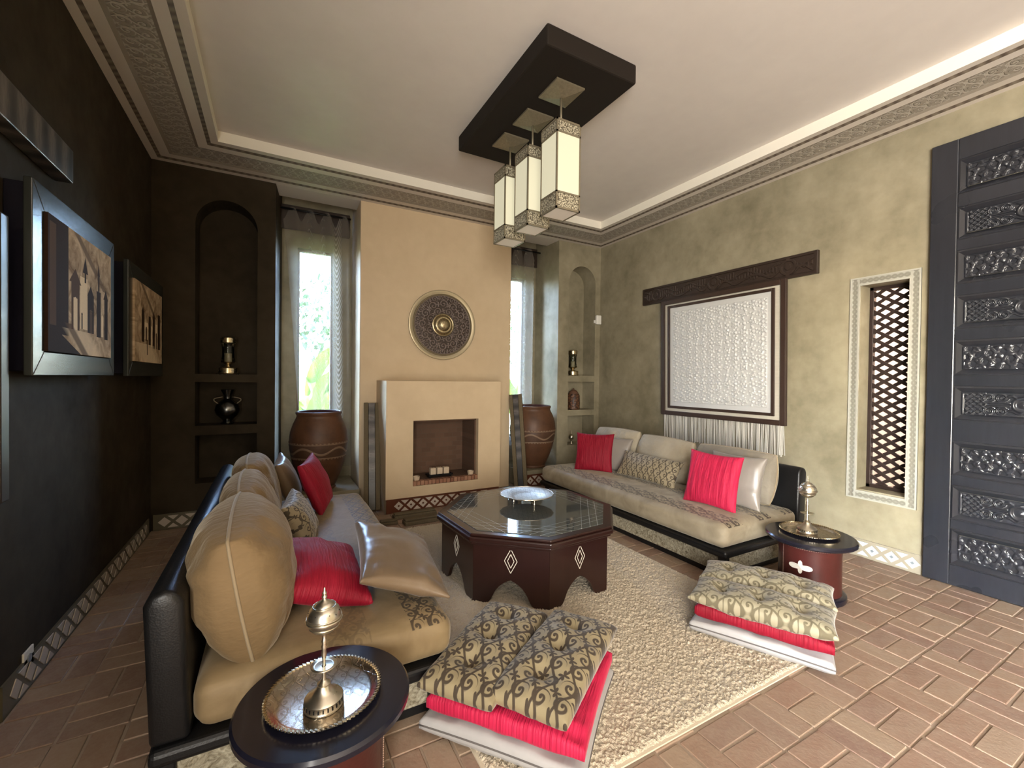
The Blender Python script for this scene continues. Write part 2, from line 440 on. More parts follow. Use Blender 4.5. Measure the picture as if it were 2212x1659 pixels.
M['ceramic_olive'] = mat('olive_tile_bed', (0.10, 0.085, 0.05), 0.4)
def _firebrick():
    br = X.T.nodes.new('ShaderNodeTexBrick'); tc = X.T.nodes.new('ShaderNodeTexCoord'); mp = X.T.nodes.new('ShaderNodeMapping')
    mp.inputs['Rotation'].default_value = (PI / 2, 0, 0)
    X.T.links.new(tc.outputs['Object'], mp.inputs[0]); X.T.links.new(mp.outputs[0], br.inputs['Vector'])
    br.inputs['Scale'].default_value = 4.2; br.inputs['Color1'].default_value = (0.12, 0.062, 0.034, 1); br.inputs['Color2'].default_value = (0.16, 0.085, 0.05, 1)
    br.inputs['Mortar'].default_value = (0.13, 0.085, 0.055, 1); br.inputs['Mortar Size'].default_value = 0.012
    return dict(color=mixc(noise(3, 4) * 0.55, X(br.outputs['Color']), (0.05, 0.032, 0.022)))
M['firebrick'] = mat('sooty_firebrick', _firebrick, 0.85)
M['hearth_brick'] = mat('hearth_brick', lambda: dict(color=mixc(obj_random(), (0.22, 0.09, 0.05), (0.38, 0.20, 0.12))), 0.8)
def _pot():
    x, y, z = coords('Object'); n = noise(4, 5, rough=0.65)
    c = mixc(((n * 1.6 - 0.35)).clamp(), (0.05, 0.022, 0.011), (0.155, 0.07, 0.034))
    th = atan2(y, x); band = near(z, 0.46, 0.085, 0.05)
    orn = near((th * 5.0).sin() * 0.035 + 0.46, z, 0.012) + near(z, 0.535, 0.006) + near(z, 0.385, 0.006)
    dots = ((th * 46.0).sin() * 0.5 + 0.5) * (near(z, 0.545, 0.008) + near(z, 0.375, 0.008))
    c = mixc(band * 0.55, c, (0.06, 0.036, 0.025))
    c = mixc((orn + dots).clamp() * 0.6, c, (0.30, 0.20, 0.13))
    return dict(color=c, bump=(orn + dots + n * 0.3, 0.4, 0.008))
M['pot'] = mat('terracotta_pot', _pot, 0.5, spec=0.4)
M['pot_inside'] = mat('pot_inside', (0.05, 0.012, 0.012), 0.7)
M['white_plastic'] = mat('white_plastic', (0.75, 0.73, 0.66), 0.4)
M['candle'] = mat('candle_wax', (0.62, 0.50, 0.36), 0.5)
M['strand'] = mat('cream_silk_strand', lambda: dict(color=mixc(island_random(), (0.24, 0.225, 0.19), (0.66, 0.63, 0.56))), 0.55, sheen=0.3)
M['mat_board'] = mat('linen_mount', lambda: dict(color=mixc(noise(80, 3, stretch=(1, 0.05, 1)), (0.42, 0.39, 0.32), (0.52, 0.49, 0.41))), 0.6)
M['emboss'] = mat('embossed_white_paper', (0.53, 0.53, 0.515), 0.24, spec=0.5)
M['dark_void'] = mat('soot', (0.01, 0.01, 0.01), 0.9)
M['leaf'] = mat('banana_leaf', lambda: dict(color=mixc(noise(7, 3), (0.05, 0.14, 0.008), (0.16, 0.27, 0.02))), 0.4, spec=0.5)
M['leaf_dark'] = mat('shrub_leaf', lambda: dict(color=mixc(obj_random(), (0.02, 0.06, 0.015), (0.06, 0.13, 0.04))), 0.5)
M['peach_wall'] = mat('peach_render', (0.40, 0.265, 0.16), 0.9)
M['ground'] = mat('garden_ground', lambda: dict(color=mixc(noise(3, 4), (0.06, 0.09, 0.03), (0.12, 0.12, 0.07))), 0.9)

def sheer(name, col, alpha, swag=True):
    m = bpy.data.materials.new(name); m.use_nodes = True; t = m.node_tree; X.T = t; t.nodes.clear()
    out = t.nodes.new('ShaderNodeOutputMaterial'); tr = t.nodes.new('ShaderNodeBsdfTransparent')
    df = t.nodes.new('ShaderNodeBsdfDiffuse'); tl = t.nodes.new('ShaderNodeBsdfTranslucent')
    df.inputs[0].default_value = rgb(col); tl.inputs[0].default_value = rgb(col)
    u, v, w = coords('UV')
    s1 = u / 1.143
    swg = near((v * 46.0 + (((s1 - 0.77) / 0.07) * ((s1 - 0.77) / 0.07)) * 0.9).fr(), 0.5, 0.22) * near(s1, 0.77, 0.07) * 2.6 + near((v * 30.0 + (s1 * 60.0).sin() * 0.4).fr(), 0.5, 0.12) * (near(s1, 0.36, 0.035) + near(s1, 0.56, 0.035))
    a = (alpha + swg * 0.12).clamp() if swag else X.m('ADD', alpha, 0.0)
    m1 = t.nodes.new('ShaderNodeMixShader'); m1.inputs[0].default_value = 0.5
    t.links.new(df.outputs[0], m1.inputs[1]); t.links.new(tl.outputs[0], m1.inputs[2])
    m2 = t.nodes.new('ShaderNodeMixShader'); t.links.new(a.v, m2.inputs[0])
    t.links.new(tr.outputs[0], m2.inputs[1]); t.links.new(m1.outputs[0], m2.inputs[2]); t.links.new(m2.outputs[0], out.inputs[0])
    return m
M['sheer'] = sheer('sheer_voile', (0.50, 0.46, 0.40), 0.34)
def glass(name, tint, gloss=0.08):
    m = bpy.data.materials.new(name); m.use_nodes = True; t = m.node_tree; t.nodes.clear()
    out = t.nodes.new('ShaderNodeOutputMaterial'); tr = t.nodes.new('ShaderNodeBsdfTransparent'); gl = t.nodes.new('ShaderNodeBsdfGlossy')
    tr.inputs[0].default_value = rgb(tint); gl.inputs['Roughness'].default_value = 0.03
    fz = t.nodes.new('ShaderNodeFresnel'); fz.inputs[0].default_value = 1.45; mx = t.nodes.new('ShaderNodeMixShader')
    t.links.new(fz.outputs[0], mx.inputs[0]); t.links.new(tr.outputs[0], mx.inputs[1]); t.links.new(gl.outputs[0], mx.inputs[2]); t.links.new(mx.outputs[0], out.inputs[0])
    return m
M['glass'] = glass('window_glass', (0.97, 0.99, 1.0))
M['jar_glass'] = glass('jar_glass', (0.55, 0.58, 0.52))

# sepia street paintings
def painting(name, v2):
    def f():
        u, v, w = coords('UV')
        n = noise(5, 5, 'UV', stretch=(1.6, 1, 1), dist=1.2, rough=0.6); fine = noise(60, 3, 'UV')
        c = mixc((n * 2.4 - 0.75).clamp(), (0.20, 0.125, 0.065), (0.80, 0.62, 0.42))
        cloud = near(u * 0.75 + v, 1.16 if v2 else 1.28, 0.035) * (v > 0.62)
        c = mixc((cloud * n * 1.6).clamp() * 0.8, c, (0.06, 0.03, 0.015))
        dk, md, lt = (0.025, 0.012, 0.008), (0.09, 0.05, 0.03), (0.86, 0.70, 0.49)
        def b(c, col, *r): return mixc(rect(u, v, *r), c, col)
        def tri(c, col, uc, w, v0, h): return mixc((((w - (u - uc).abs() - (v - v0) * (w / h)) * 400).clamp() * (v > v0)), c, col)
        def arch(c, col, uc, w, v0, v1):
            q = ((u - uc) / w) * ((u - uc) / w); top = ((v - v1) / (w * 1.6)); return mixc(xmax(rect(u, v, uc - w, uc + w, v0, v1), ((1.0 - q - top * top) * 60).clamp() * (v > v1)), c, col)
        if not v2:
            c = b(c, dk, 0.0, 0.26, 0.14, 1.0); c = b(c, md, 0.02, 0.10, 0.2, 0.95)
            c = b(c, md, 0.30, 0.42, 0.20, 0.60); c = b(c, lt, 0.33, 0.39, 0.21, 0.46)
            c = b(c, lt, 0.43, 0.55, 0.22, 0.66); c = b(c, dk, 0.50, 0.53, 0.62, 0.74)
            c = b(c, dk, 0.55, 0.66, 0.20, 0.54); c = b(c, lt, 0.59, 0.63, 0.2, 0.40)
            c = b(c, dk, 0.71, 0.79, 0.18, 0.60); c = b(c, dk, 0.735, 0.765, 0.60, 0.76); c = b(c, lt, 0.80, 0.84, 0.2, 0.38)
            c = b(c, dk, 0.86, 0.93, 0.17, 0.56)
            c = tri(c, dk, 0.515, 0.045, 0.70, 0.14); c = tri(c, dk, 0.75, 0.025, 0.74, 0.12); c = tri(c, dk, 0.89, 0.05, 0.55, 0.10); c = tri(c, md, 0.36, 0.09, 0.58, 0.12); c = tri(c, dk, 0.605, 0.06, 0.52, 0.10)
            c = arch(c, lt, 0.36, 0.03, 0.2, 0.42); c = arch(c, md, 0.61, 0.02, 0.2, 0.38); c = arch(c, lt, 0.82, 0.022, 0.19, 0.36); c = arch(c, dk, 0.46, 0.012, 0.22, 0.34)
            c = mixc(((v < 0.2) * near((u + v * 1.2) * 3.2, 2.0, 0.55)).clamp() * 0.7, c, lt)
            c = mixc(((v < 0.24) * near((u + v * 1.1).fr() * 5.0 - 2.6, 0.0, 0.25)).clamp() * 0.8, c, md)
            c = mixc(((v < 0.16) * (u + v * 2.0 < 0.45)).clamp(), c, dk)
        else:
            c = b(c, dk, 0.22, 0.31, 0.26, 0.66); c = b(c, lt, 0.32, 0.44, 0.3, 0.52); c = b(c, dk, 0.46, 0.54, 0.2, 0.62)
            c = b(c, lt, 0.55, 0.60, 0.22, 0.5); c = b(c, dk, 0.62, 0.70, 0.2, 0.64); c = b(c, dk, 0.82, 0.92, 0.2, 0.7); c = b(c, lt, 0.72, 0.8, 0.2, 0.55)
            c = tri(c, dk, 0.265, 0.05, 0.64, 0.07); c = tri(c, dk, 0.66, 0.045, 0.62, 0.1); c = arch(c, md, 0.38, 0.03, 0.28, 0.42); c = arch(c, dk, 0.76, 0.02, 0.2, 0.4)
            c = mixc(((v < 0.24) * near(u + v, 0.55, 0.3)).clamp() * 0.7, c, lt); c = b(c, dk, 0.40, 0.43, 0.1, 0.3)
        return dict(color=mixc(fine * 0.18, c, md), bump=(fine, 0.15, 0.003))
    return mat(name, f, 0.8, spec=0.12)
M['painting_a'] = painting('sepia_street_painting', False)
M['painting_b'] = painting('sepia_alley_painting', True)
def _etched():
    x, y, z = coords('Object')
    r = (x * x + y * y).sqrt(); th = atan2(y, x)
    k = 0.0; n = noise(3, 3)
    for a in (0, 1, 2, 3):
        ca, sa = math.cos(a * PI / 4 + 0.07), math.sin(a * PI / 4 + 0.07); d = (x * ca + y * sa).abs()
        L = xmax(near(d, 0.545, 0.0016, 0.6), near(d, 0.49, 0.0016, 0.6), near(d, 0.43, 0.0012, 0.6))
        k = L if isinstance(k, float) else xmax(k, L)
    return dict(color=mixc(k * 0.8, mixc(n, (0.055, 0.060, 0.055), (0.095, 0.10, 0.092)), (0.45, 0.46, 0.42)), rough=0.04 + k * 0.3)
M['table_glass'] = mat('smoked_table_glass', _etched, 0.04, spec=0.9)
# ------------------------------------------------------------------ floor: basket-weave terracotta bricks
floor = MB().box(XL - 0.3, XR + 0.3, YF - 0.3, 6.3, -0.12, -0.006).build('floor', M['grout'])
struct(floor, label='terracotta brick floor in basket weave with pale joints')
CELL, JX, JY = 0.245, 2.385, 0.775
def visible_px(p):
    d = Vector(p) - CAM_POS; z = d.dot(CF)
    if z < 0.15: return None
    return (W_PX / 2 + F_PX * d.dot(CR) / z, H_PX / 2 - F_PX * d.dot(CU) / z, z)
brick_me = None
cand = []
i0, i1 = math.floor((XL - JX) / CELL), math.ceil((XR - JX) / CELL)
j0, j1 = math.floor((-0.7 - JY) / CELL), math.ceil((YB - JY) / CELL)
COVER = [(0.80, 2.80, 1.36, 4.3), (-0.30, 0.66, 1.95, 4.3), (3.1, 4.05, 2.2, 4.6)]
rb = random.Random(3)
for i in range(i0, i1):
    for j in range(j0, j1):
        for k in (0, 1):
            cx, cy = JX + (i + 0.5) * CELL, JY + (j + 0.5) * CELL; along_x = (i + j) % 2 == 0
            if along_x: cy += (k - 0.5) * CELL / 2
            else: cx += (k - 0.5) * CELL / 2
            hx, hy = (CELL / 2, CELL / 4) if along_x else (CELL / 4, CELL / 2)
            if not (XL < cx - hx * 0.6 and cx + hx * 0.6 < XR and cy + hy * 0.6 < YB): continue
            if any(a < cx < b and c < cy < d for a, b, c, d in COVER): continue
            q = visible_px((cx, cy, 0)); score = 0
            if q and -60 < q[0] < W_PX + 60 and q[1] < H_PX + 60: score = 1 / q[2] ** 3
            if cx < -0.2: score *= 0.25
            cand.append((score, cx, cy, along_x))
cand.sort(key=lambda t: -t[0])
mb_all = MB()
for n, (score, cx, cy, ax) in enumerate(cand):
    dz, ty, tx = rb.uniform(-0.0016, 0.0012), rb.uniform(-0.007, 0.007), rb.uniform(-0.007, 0.007)
    da = rb.uniform(-0.018, 0.018); cx += rb.uniform(-0.004, 0.004); cy += rb.uniform(-0.004, 0.004); L, Wd = CELL / 2 - 0.0042 - rb.uniform(0, 0.002), CELL / 4 - 0.0042 - rb.uniform(0, 0.002)
    if n < 300:
        if brick_me is None:
            b0 = MB().box(-(CELL / 2 - 0.005), CELL / 2 - 0.005, -(CELL / 4 - 0.005), CELL / 4 - 0.005, -0.022, 0).build('brick', M['brick'], floor, bevel=0.003, seg=1)
            brick_me = b0.data; o = b0
        else:
            o = bpy.data.objects.new('brick', brick_me); C.objects.link(o); o.parent = floor
        o.location = (cx, cy, dz); o.rotation_euler = (tx, ty, da + (0 if ax else PI / 2))
    else:
        a = da + (0 if ax else PI / 2)
        mb_all.obox((cx, cy, dz - 0.011), (math.cos(a), math.sin(a), tx), (-math.sin(a), math.cos(a), ty), (0, 0, 1), L, Wd, 0.011)
struct(mb_all.build('brick_field', M['brick_stuff'], floor), 'stuff')

# ------------------------------------------------------------------ walls
T = 0.3
WL = MB()   # left wall with the tall terrace opening beside the photographer (outside the picture)
LO = (-4.42, -1.08, 0.15, 2.85)
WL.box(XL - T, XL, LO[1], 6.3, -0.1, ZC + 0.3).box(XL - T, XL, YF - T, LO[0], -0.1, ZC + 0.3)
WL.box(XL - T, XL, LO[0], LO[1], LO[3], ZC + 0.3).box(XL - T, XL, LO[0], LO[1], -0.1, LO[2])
struct(WL.build('wall_left', M['plaster_shaded'], weld=False), label='polished plaster wall coloured dark for shade, with the sepia paintings')
WY0, WY1, WZ0, WZ1 = 1.562, 1.910, 0.60, 2.42       # lattice window opening in the right wall
wr = MB()
wr.box(XR, XR + T, WY1, 6.3, -0.1, ZC + 0.3).box(XR, XR + T, YF - T, WY0, -0.1, ZC + 0.3)
wr.box(XR, XR + T, WY0, WY1, WZ1, ZC + 0.3).box(XR, XR + T, WY0, WY1, -0.1, WZ0)
struct(wr.build('wall_right', M['plaster']), label='olive polished plaster wall with the hanging panel and lattice window')
struct(MB().box(XL - T, XR + T, YF - T, YF, -0.1, ZC + 0.3).build('wall_front', M['plaster']), label='plaster wall behind the photographer')

# back wall: niche piers left and right, two window recesses, chimney breast between
YW = 6.12           # plane of the garden windows
ND = 0.30           # niche depth
def arch_panel(mb, x0, x1, nx0, nx1, ztop, openings, y0, y1, zt):
    """wall slab x0..x1 with an arched niche on top and square niches (list of (z0, z1)) below"""
    r = (nx1 - nx0) / 2; cx = (nx0 + nx1) / 2; zs = ztop - r
    mb.box(x0, nx0, y0, y1, 0, zt); mb.box(nx1, x1, y0, y1, 0, zt)
    n = 20
    for k in range(n):       # slices over the arch
        a0, a1 = PI - PI * k / n, PI - PI * (k + 1) / n
        p = [(cx + r * math.cos(a0), zs + r * math.sin(a0)), (cx + r * math.cos(a1), zs + r * math.sin(a1)), (cx + r * math.cos(a1), zt), (cx + r * math.cos(a0), zt)]
        mb.prism(p, y0, y1, lambda u, v, w: (u, w, v))
    prev = openings[0][0]    # bottom of the arched niche is given first
    for z0, z1 in openings[1:]:
        mb.box(nx0, nx1, y0, y1, z1, prev); prev = z0
    mb.box(nx0, nx1, y0, y1, 0, prev)
    mb.box(nx0 - 0.05, nx1 + 0.05, y1, y1 + 0.06, 0, zt)
wb_ = MB()
wn_ = MB()
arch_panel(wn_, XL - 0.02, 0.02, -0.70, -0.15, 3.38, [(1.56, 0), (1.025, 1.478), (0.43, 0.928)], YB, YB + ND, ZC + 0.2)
arch_panel(wb_, 3.80, XR + 0.02, 4.0, 4.515, 3.325, [(1.61, 0), (1.073, 1.515), (0.53, 0.985)], YB, YB + ND, ZC + 0.2)
# recess reveals, splayed towards the windows
def reveal(mb, xa, xb, side):
    q = [(xa, YB + 0.001), (xb, YW), (xb, YW + 0.2), (xa + side * 0.02, YW + 0.2)]
    mb.prism(q if side < 0 else q[::-1], 0, ZC + 0.2, lambda u, v, w: (u, v, w))
reveal(wn_, 0.02, 0.09, -1); reveal(wb_, 3.80, 3.795, 1)
# wall around the windows
LW = (0.265, 0.69, 0.62, 3.17); RW = (3.20, 3.60, 0.62, 3.17)
for (a, b), (w0, w1, z0, z1) in (((0.0, 0.92), LW), ((2.97, 3.82), RW)):
    wb_.box(a, w0, YW, YW + 0.2, 0, ZC + 0.2).box(w1, b, YW, YW + 0.2, 0, ZC + 0.2)
    wb_.box(w0, w1, YW, YW + 0.2, z1, ZC + 0.2).box(w0, w1, YW, YW + 0.2, 0, z0)
struct(wn_.build('wall_niche_left', M['plaster_shaded'], weld=False), label='plaster wall coloured dark for shade, with arched niches behind the left sofa')
struct(wb_.build('wall_back', M['plaster'], weld=False), label='olive back wall with the arched niches right of the fireplace')
cb = MB()
cb.prism([(0.9116, YB), (0.925, YW), (0.925, YW + 0.2), (3.0, YW + 0.2), (3.0, YW), (2.9778, YB)][::-1], 0, ZC + 0.2, lambda u, v, w: (u, v, w))
struct(cb.build('wall_chimney', M['plaster_tan'], bevel=0.012, seg=3), label='tan plaster chimney breast between the two garden windows')
struct(MB().box(0.0, 0.93, YB + 0.005, YB + 0.34, HC, ZC + 0.2).box(2.96, 3.84, YB + 0.005, YB + 0.34, HC, ZC + 0.2).build('trim_4', M['white_plaster'], bevel=0.004), label='white soffits above the two garden windows')

# ceiling, riser and cornice
struct(MB().box(XL - T, XR + T, YF - T, 6.4, ZC, ZC + 0.25).build('ceiling', M['ceiling']), label='flat pinkish white plaster ceiling')
IX0, IX1, IY0, IY1 = XL + OL, XR - OR_, YF + OFr, YB - OB     # inner edge of the cornice
def ring(t, z, e=0.0):
    """corner loop at fraction t from the wall (0) to the lip (1)"""
    return [(XL + (IX0 - XL) * t, YB + (IY1 - YB) * t, z), (XR + (IX1 - XR) * t, YB + (IY1 - YB) * t, z),
            (XR + (IX1 - XR) * t, YF + (IY0 - YF) * t, z), (XL + (IX0 - XL) * t, YF + (IY0 - YF) * t, z)]
cor = thing('trim_1', None, None); struct(cor, label='wide stepped plaster cornice with carved scroll frieze')
prof = [(0.0, HC, 'white_plaster'), (0.10, HC + 0.002, 'bead'), (0.15, HC + 0.012, 'white_plaster'), (0.285, HC + 0.012, 'band'), (0.33, HC + 0.022, 'frieze'),
        (0.68, HC + 0.03, 'band'), (0.72, HC + 0.022, 'white_plaster'), (0.85, HC + 0.026, 'bead'), (0.90, HC + 0.036, 'white_plaster'), (1.0, ZL, None)]
pn = {'white_plaster': 'plain_band', 'bead': 'bead_band', 'band': 'fillet_band', 'frieze': 'scroll_frieze'}
for (t0, z0, mk), (t1, z1, _) in zip(prof[:-1], prof[1:]):
    a, b = ring(t0, z0), ring(t1, z1)
    me = bpy.data.meshes.new(pn[mk]); me.from_pydata(a + b, [], [(k, (k + 1) % 4, 4 + (k + 1) % 4, 4 + k)[::-1] for k in range(4)])
    uv = me.uv_layers.new(name='UVMap')
    for p in me.polygons:
        for li in p.loop_indices:
            vi = me.loops[li].vertex_index; co = me.vertices[vi].co; along = co.x if p.index in (0, 2) else co.y
            uv.data[li].uv = (along, (t0 if vi < 4 else t1) * 0.6)
    me.materials.append(M[mk]); o = bpy.data.objects.new(pn[mk], me); C.objects.link(o); o.parent = cor
a, b = ring(1.0, ZL), ring(1.0, ZC + 0.001)
o = MB().add(a + b, [(k, (k + 1) % 4, 4 + (k + 1) % 4, 4 + k)[::-1] for k in range(4)]).build('riser', M['riser'], cor)
# underside line closing the cornice against the wall
# ------------------------------------------------------------------ tile skirtings: diamonds in a bed
def skirting(name, label, bed, tile, dot, run, h, fn, step, kind='structure', parent=None, n_from=0, n_to=None):
    """fn(s, z, d) maps run length s, height z and depth d to the room"""
    p = parent
    if p is None:
        p = thing(name, None, None); struct(p, label=label)
    def quad(mb, pts, d0, d1): mb.prism(pts, d0, d1, fn)
    m = MB(); quad(m, [(0, 0), (run, 0), (run, h), (0, h)], 0, 0.010); m.build('tile_bed', bed, p)
    n = int(run / step); off = (run - n * step) / 2; zc = h * 0.5; hh = h * 0.31; hw = step * 0.37
    n_to = n if n_to is None else n_to
    for k in range(n_from, min(n, n_to)):
        s = off + (k + 0.5) * step
        m = MB(); quad(m, [(s - hw, zc), (s, zc - hh), (s + hw, zc), (s, zc + hh)], 0.010, 0.014); t = m.build('tile', tile, p)
        if dot:
            m = MB(); quad(m, [(s - hw * 0.28, zc), (s, zc - hh * 0.28), (s + hw * 0.28, zc), (s, zc + hh * 0.28)], 0.014, 0.0155); m.build('tile_centre', dot, t)
        for zt, sg in ((zc + h * 0.38, -1), (zc - h * 0.38, 1)):
            if k == n - 1: break
            q = s + step / 2
            m = MB(); quad(m, [(q - hw * 0.86, zt), (q + hw * 0.86, zt), (q, zt + sg * hh * 0.86)], 0.010, 0.014); m.build('tile', tile, p)
    return p
skirting('baseboard_right', 'white and grey diamond tile skirting at the foot of the right wall', M['ceramic_cream'], M['ceramic_white'], M['ceramic_grey'],
         2.2, 0.155, lambda s, z, d: (XR - d, 1.435 + s, z), 0.137)
skirting('baseboard_left', 'dim diamond tile skirting at the foot of the left wall', M['ceramic_olive'], M['ceramic_pale'], None,
         2.6, 0.155, lambda s, z, d: (XL + d, 2.75 + s, z), 0.14)
skirting('baseboard_back', 'dim diamond tile skirting under the left niches', M['ceramic_olive'], M['ceramic_pale'], None,
         1.02, 0.155, lambda s, z, d: (XL + 0.02 + s, YB - d, z), 0.14)
# platforms under the two garden windows, tiled front
for k, (a, b) in enumerate(((0.03, 0.90), (3.10, 3.79))):
    p = thing('trim_%d' % (2 + k), None, None); struct(p, label=('low tiled window platform behind the left sofa', 'low tiled window platform right of the fireplace')[k])
    box_obj('platform', M['plaster'], p, a, b, YB - 0.165, YW, 0, 0.235, 0.006)
    skirting('x', '', M['ceramic_brown'], M['ceramic_pale'], M['ceramic_brown'], b - a, 0.17, lambda s, z, d, a=a: (a + s, YB - 0.165 - d, z + 0.01), 0.145, parent=p)

# ------------------------------------------------------------------ garden windows
def garden_window(name, label, w):
    x0, x1, z0, z1 = w; p = thing(name, None, None); struct(p, label=label)
    f = 0.03
    m = MB().box(x0, x0 + f, YW + 0.06, YW + 0.12, z0, z1).box(x1 - f, x1, YW + 0.06, YW + 0.12, z0, z1).box(x0, x1, YW + 0.06, YW + 0.12, z0, z0 + f).box(x0, x1, YW + 0.06, YW + 0.12, z1 - f, z1)
    m.build('window_frame', M['wood_window'], p)
    MB().box(x0 + f, x1 - f, YW + 0.088, YW + 0.092, z0 + f, z1 - f).build('pane', M['glass'], p)
    return p
garden_window('window_1', 'tall narrow garden window behind sheer voile, left of the fireplace', LW)
garden_window('window_2', 'tall narrow garden window behind sheer voile, right of the fireplace', RW)
# terrace opening beside the photographer
tw = thing('window_4', None, None); struct(tw, label='tall glazed terrace opening beside the photographer')
m = MB()
for y in (LO[0], -3.3, -2.2, LO[1] - 0.06): m.box(XL - 0.16, XL - 0.10, y, y + 0.06, LO[2], LO[3])
m.box(XL - 0.16, XL - 0.10, LO[0], LO[1], LO[2], LO[2] + 0.06).box(XL - 0.16, XL - 0.10, LO[0], LO[1], LO[3] - 0.06, LO[3])
m.build('window_frame', M['wood_window'], tw)
MB().box(XL - 0.132, XL - 0.128, LO[0], LO[1], LO[2], LO[3]).build('pane', M['glass'], tw)
# lattice window in the right wall
lw = thing('window_3', None, None); struct(lw, label='narrow window with dark wooden lattice in a white braided border beside the door')
def _braid():
    x, y, z = coords('UV')
    s = (x * 2 * PI / 0.085).sin() * 0.010; w = near(y, 0.035 + s, 0.009, 0.4); w2 = near(y, 0.035 - s, 0.009, 0.4)
    k = xmax(w, w2); return dict(color=mixc(k * 0.85, (0.34, 0.335, 0.29), (0.165, 0.16, 0.125)), bump=(1.0 - k, 0.4, 0.004))
M['braid'] = mat('braided_border', _braid, 0.5)
M['border_edge'] = mat('border_edge', (0.38, 0.37, 0.32), 0.5)
oy0, oy1, oz0, oz1 = 1.492, 1.986, 0.514, 2.492
def strip(y0, y1, z0, z1, vert):
    me = bpy.data.meshes.new('braided_border'); x = XR - 0.008
    vs = [(x, y0, z0), (x, y1, z0), (x, y1, z1), (x, y0, z1), (XR, y0, z0), (XR, y1, z0), (XR, y1, z1), (XR, y0, z1)]
    me.from_pydata(vs, [], [(3, 2, 1, 0), (4, 5, 6, 7), (0, 1, 5, 4), (1, 2, 6, 5), (2, 3, 7, 6), (3, 0, 4, 7)])
    uv = me.uv_layers.new(name='UVMap')
    for l in me.loops:
        c = me.vertices[l.vertex_index].co; uv.data[l.index].uv = (c.z - z0, c.y - y0) if vert else (c.y - y0, c.z - z0)
    me.materials.append(M['braid']); o = bpy.data.objects.new('braided_border', me); C.objects.link(o); o.parent = lw
bw = 0.07
strip(oy0, oy0 + bw, oz0, oz1, True); strip(oy1 - bw, oy1, oz0, oz1, True); strip(oy0 + bw, oy1 - bw, oz1 - bw, oz1, False); strip(oy0 + bw, oy1 - bw, oz0, oz0 + bw, False)
m = MB()
for e0, e1 in ((0.0, 0.012), (bw - 0.008, bw + 0.004)):
    a0, a1, b0, b1 = oy0 + e0, oy1 - e0, oz0 + e0, oz1 - e0; w = e1 - e0
    m.box(XR - 0.014, XR, a0, a0 + w, b0, b1).box(XR - 0.014, XR, a1 - w, a1, b0, b1).box(XR - 0.014, XR, a0 + w, a1 - w, b0, b0 + w).box(XR - 0.014, XR, a0 + w, a1 - w, b1 - w, b1)
m.build('border_bead', M['border_edge'], lw)
XLAT = XR + 0.19
m = MB().box(XLAT - 0.02, XLAT + 0.03, WY0, WY0 + 0.03, WZ0, WZ1).box(XLAT - 0.02, XLAT + 0.03, WY1 - 0.03, WY1, WZ0, WZ1).box(XLAT - 0.02, XLAT + 0.03, WY0, WY1, WZ0, WZ0 + 0.03).box(XLAT - 0.02, XLAT + 0.03, WY0, WY1, WZ1 - 0.03, WZ1)
m.build('lattice_frame', M['lattice'], lw, bevel=0.003)
a0, a1, b0, b1 = WY0 + 0.025, WY1 - 0.025, WZ0 + 0.025, WZ1 - 0.025
pv = 0.083; sl = 0.66; wy = a1 - a0
def clip_line(c, s):
    pts = []
    for y in (a0, a1):
        z = c + s * (y - a0)
        pts.append((y, z))
    (ya, za), (yb, zb) = pts
    def cut(t): return (ya + (yb - ya) * t, za + (zb - za) * t)
    t0, t1 = 0.0, 1.0
    for lim, sign in ((b0, 1), (b1, -1)):
        fa, fb = (za - lim) * sign, (zb - lim) * sign
        if fa < 0 and fb < 0: return None
        if fa < 0: t0 = max(t0, fa / (fa - fb))
        if fb < 0: t1 = min(t1, fa / (fa - fb))
    return (cut(t0), cut(t1)) if t1 - t0 > 0.03 else None
for s, x in ((sl, XLAT - 0.006), (-sl, XLAT + 0.006)):
    c = b0 - abs(s) * wy if s > 0 else b0
    while c < b1 + abs(s) * wy:
        q = clip_line(c, s); c += pv
        if not q: continue
        (ya, za), (yb, zb) = q; L = math.hypot(yb - ya, zb - za) / 2
        MB().obox((x, (ya + yb) / 2, (za + zb) / 2), (0, yb - ya, zb - za), (0, -(zb - za), yb - ya), (1, 0, 0), L, 0.0140, 0.007).build('slat', M['lattice'], lw)

# ------------------------------------------------------------------ great carved door
door = thing('door_1', None, None); struct(door, label='tall black wooden door with rows of carved panels on the right wall')
DX, DY1, DY0, DZ = 4.570, 1.4368, -0.35, 3.42
X_IN = XR - 0.002
PZ = [(3.045, 3.213), (2.694, 2.851), (2.358, 2.521), (2.016, 2.178), (1.662, 1.838), (1.321, 1.488), (0.893, 1.067), (0.558, 0.728), (0.208, 0.396)]
PY1, PYC, PY0 = 1.236, 0.935, 0.62          # a column of panels (repeats beyond the picture)
cols = [(PY0, PY1), (-0.20, 0.42)]
BV = 0.045
m = MB().box(DX, X_IN, PY1 + BV, DY1, 0.005, DZ); m.build('stile', M['door_wood'], door, bevel=0.006)
MB().box(DX, X_IN, 0.42 + BV, PY0 - BV, 0.005, DZ).build('stile', M['door_wood'], door, bevel=0.006)
MB().box(DX, X_IN, DY0, -0.20 - BV, 0.005, DZ).build('stile', M['door_wood'], door, bevel=0.006)
edges = [DZ] + [q for z0, z1 in PZ for q in (z1 + BV, z0 - BV)] + [0.005]
for (pa, pb) in cols:
    for k in range(0, len(edges), 2):
        MB().box(DX + 0.002, X_IN, pa - BV, pb + BV, edges[k + 1], edges[k]).build('rail', M['door_wood'], door, bevel=0.005)
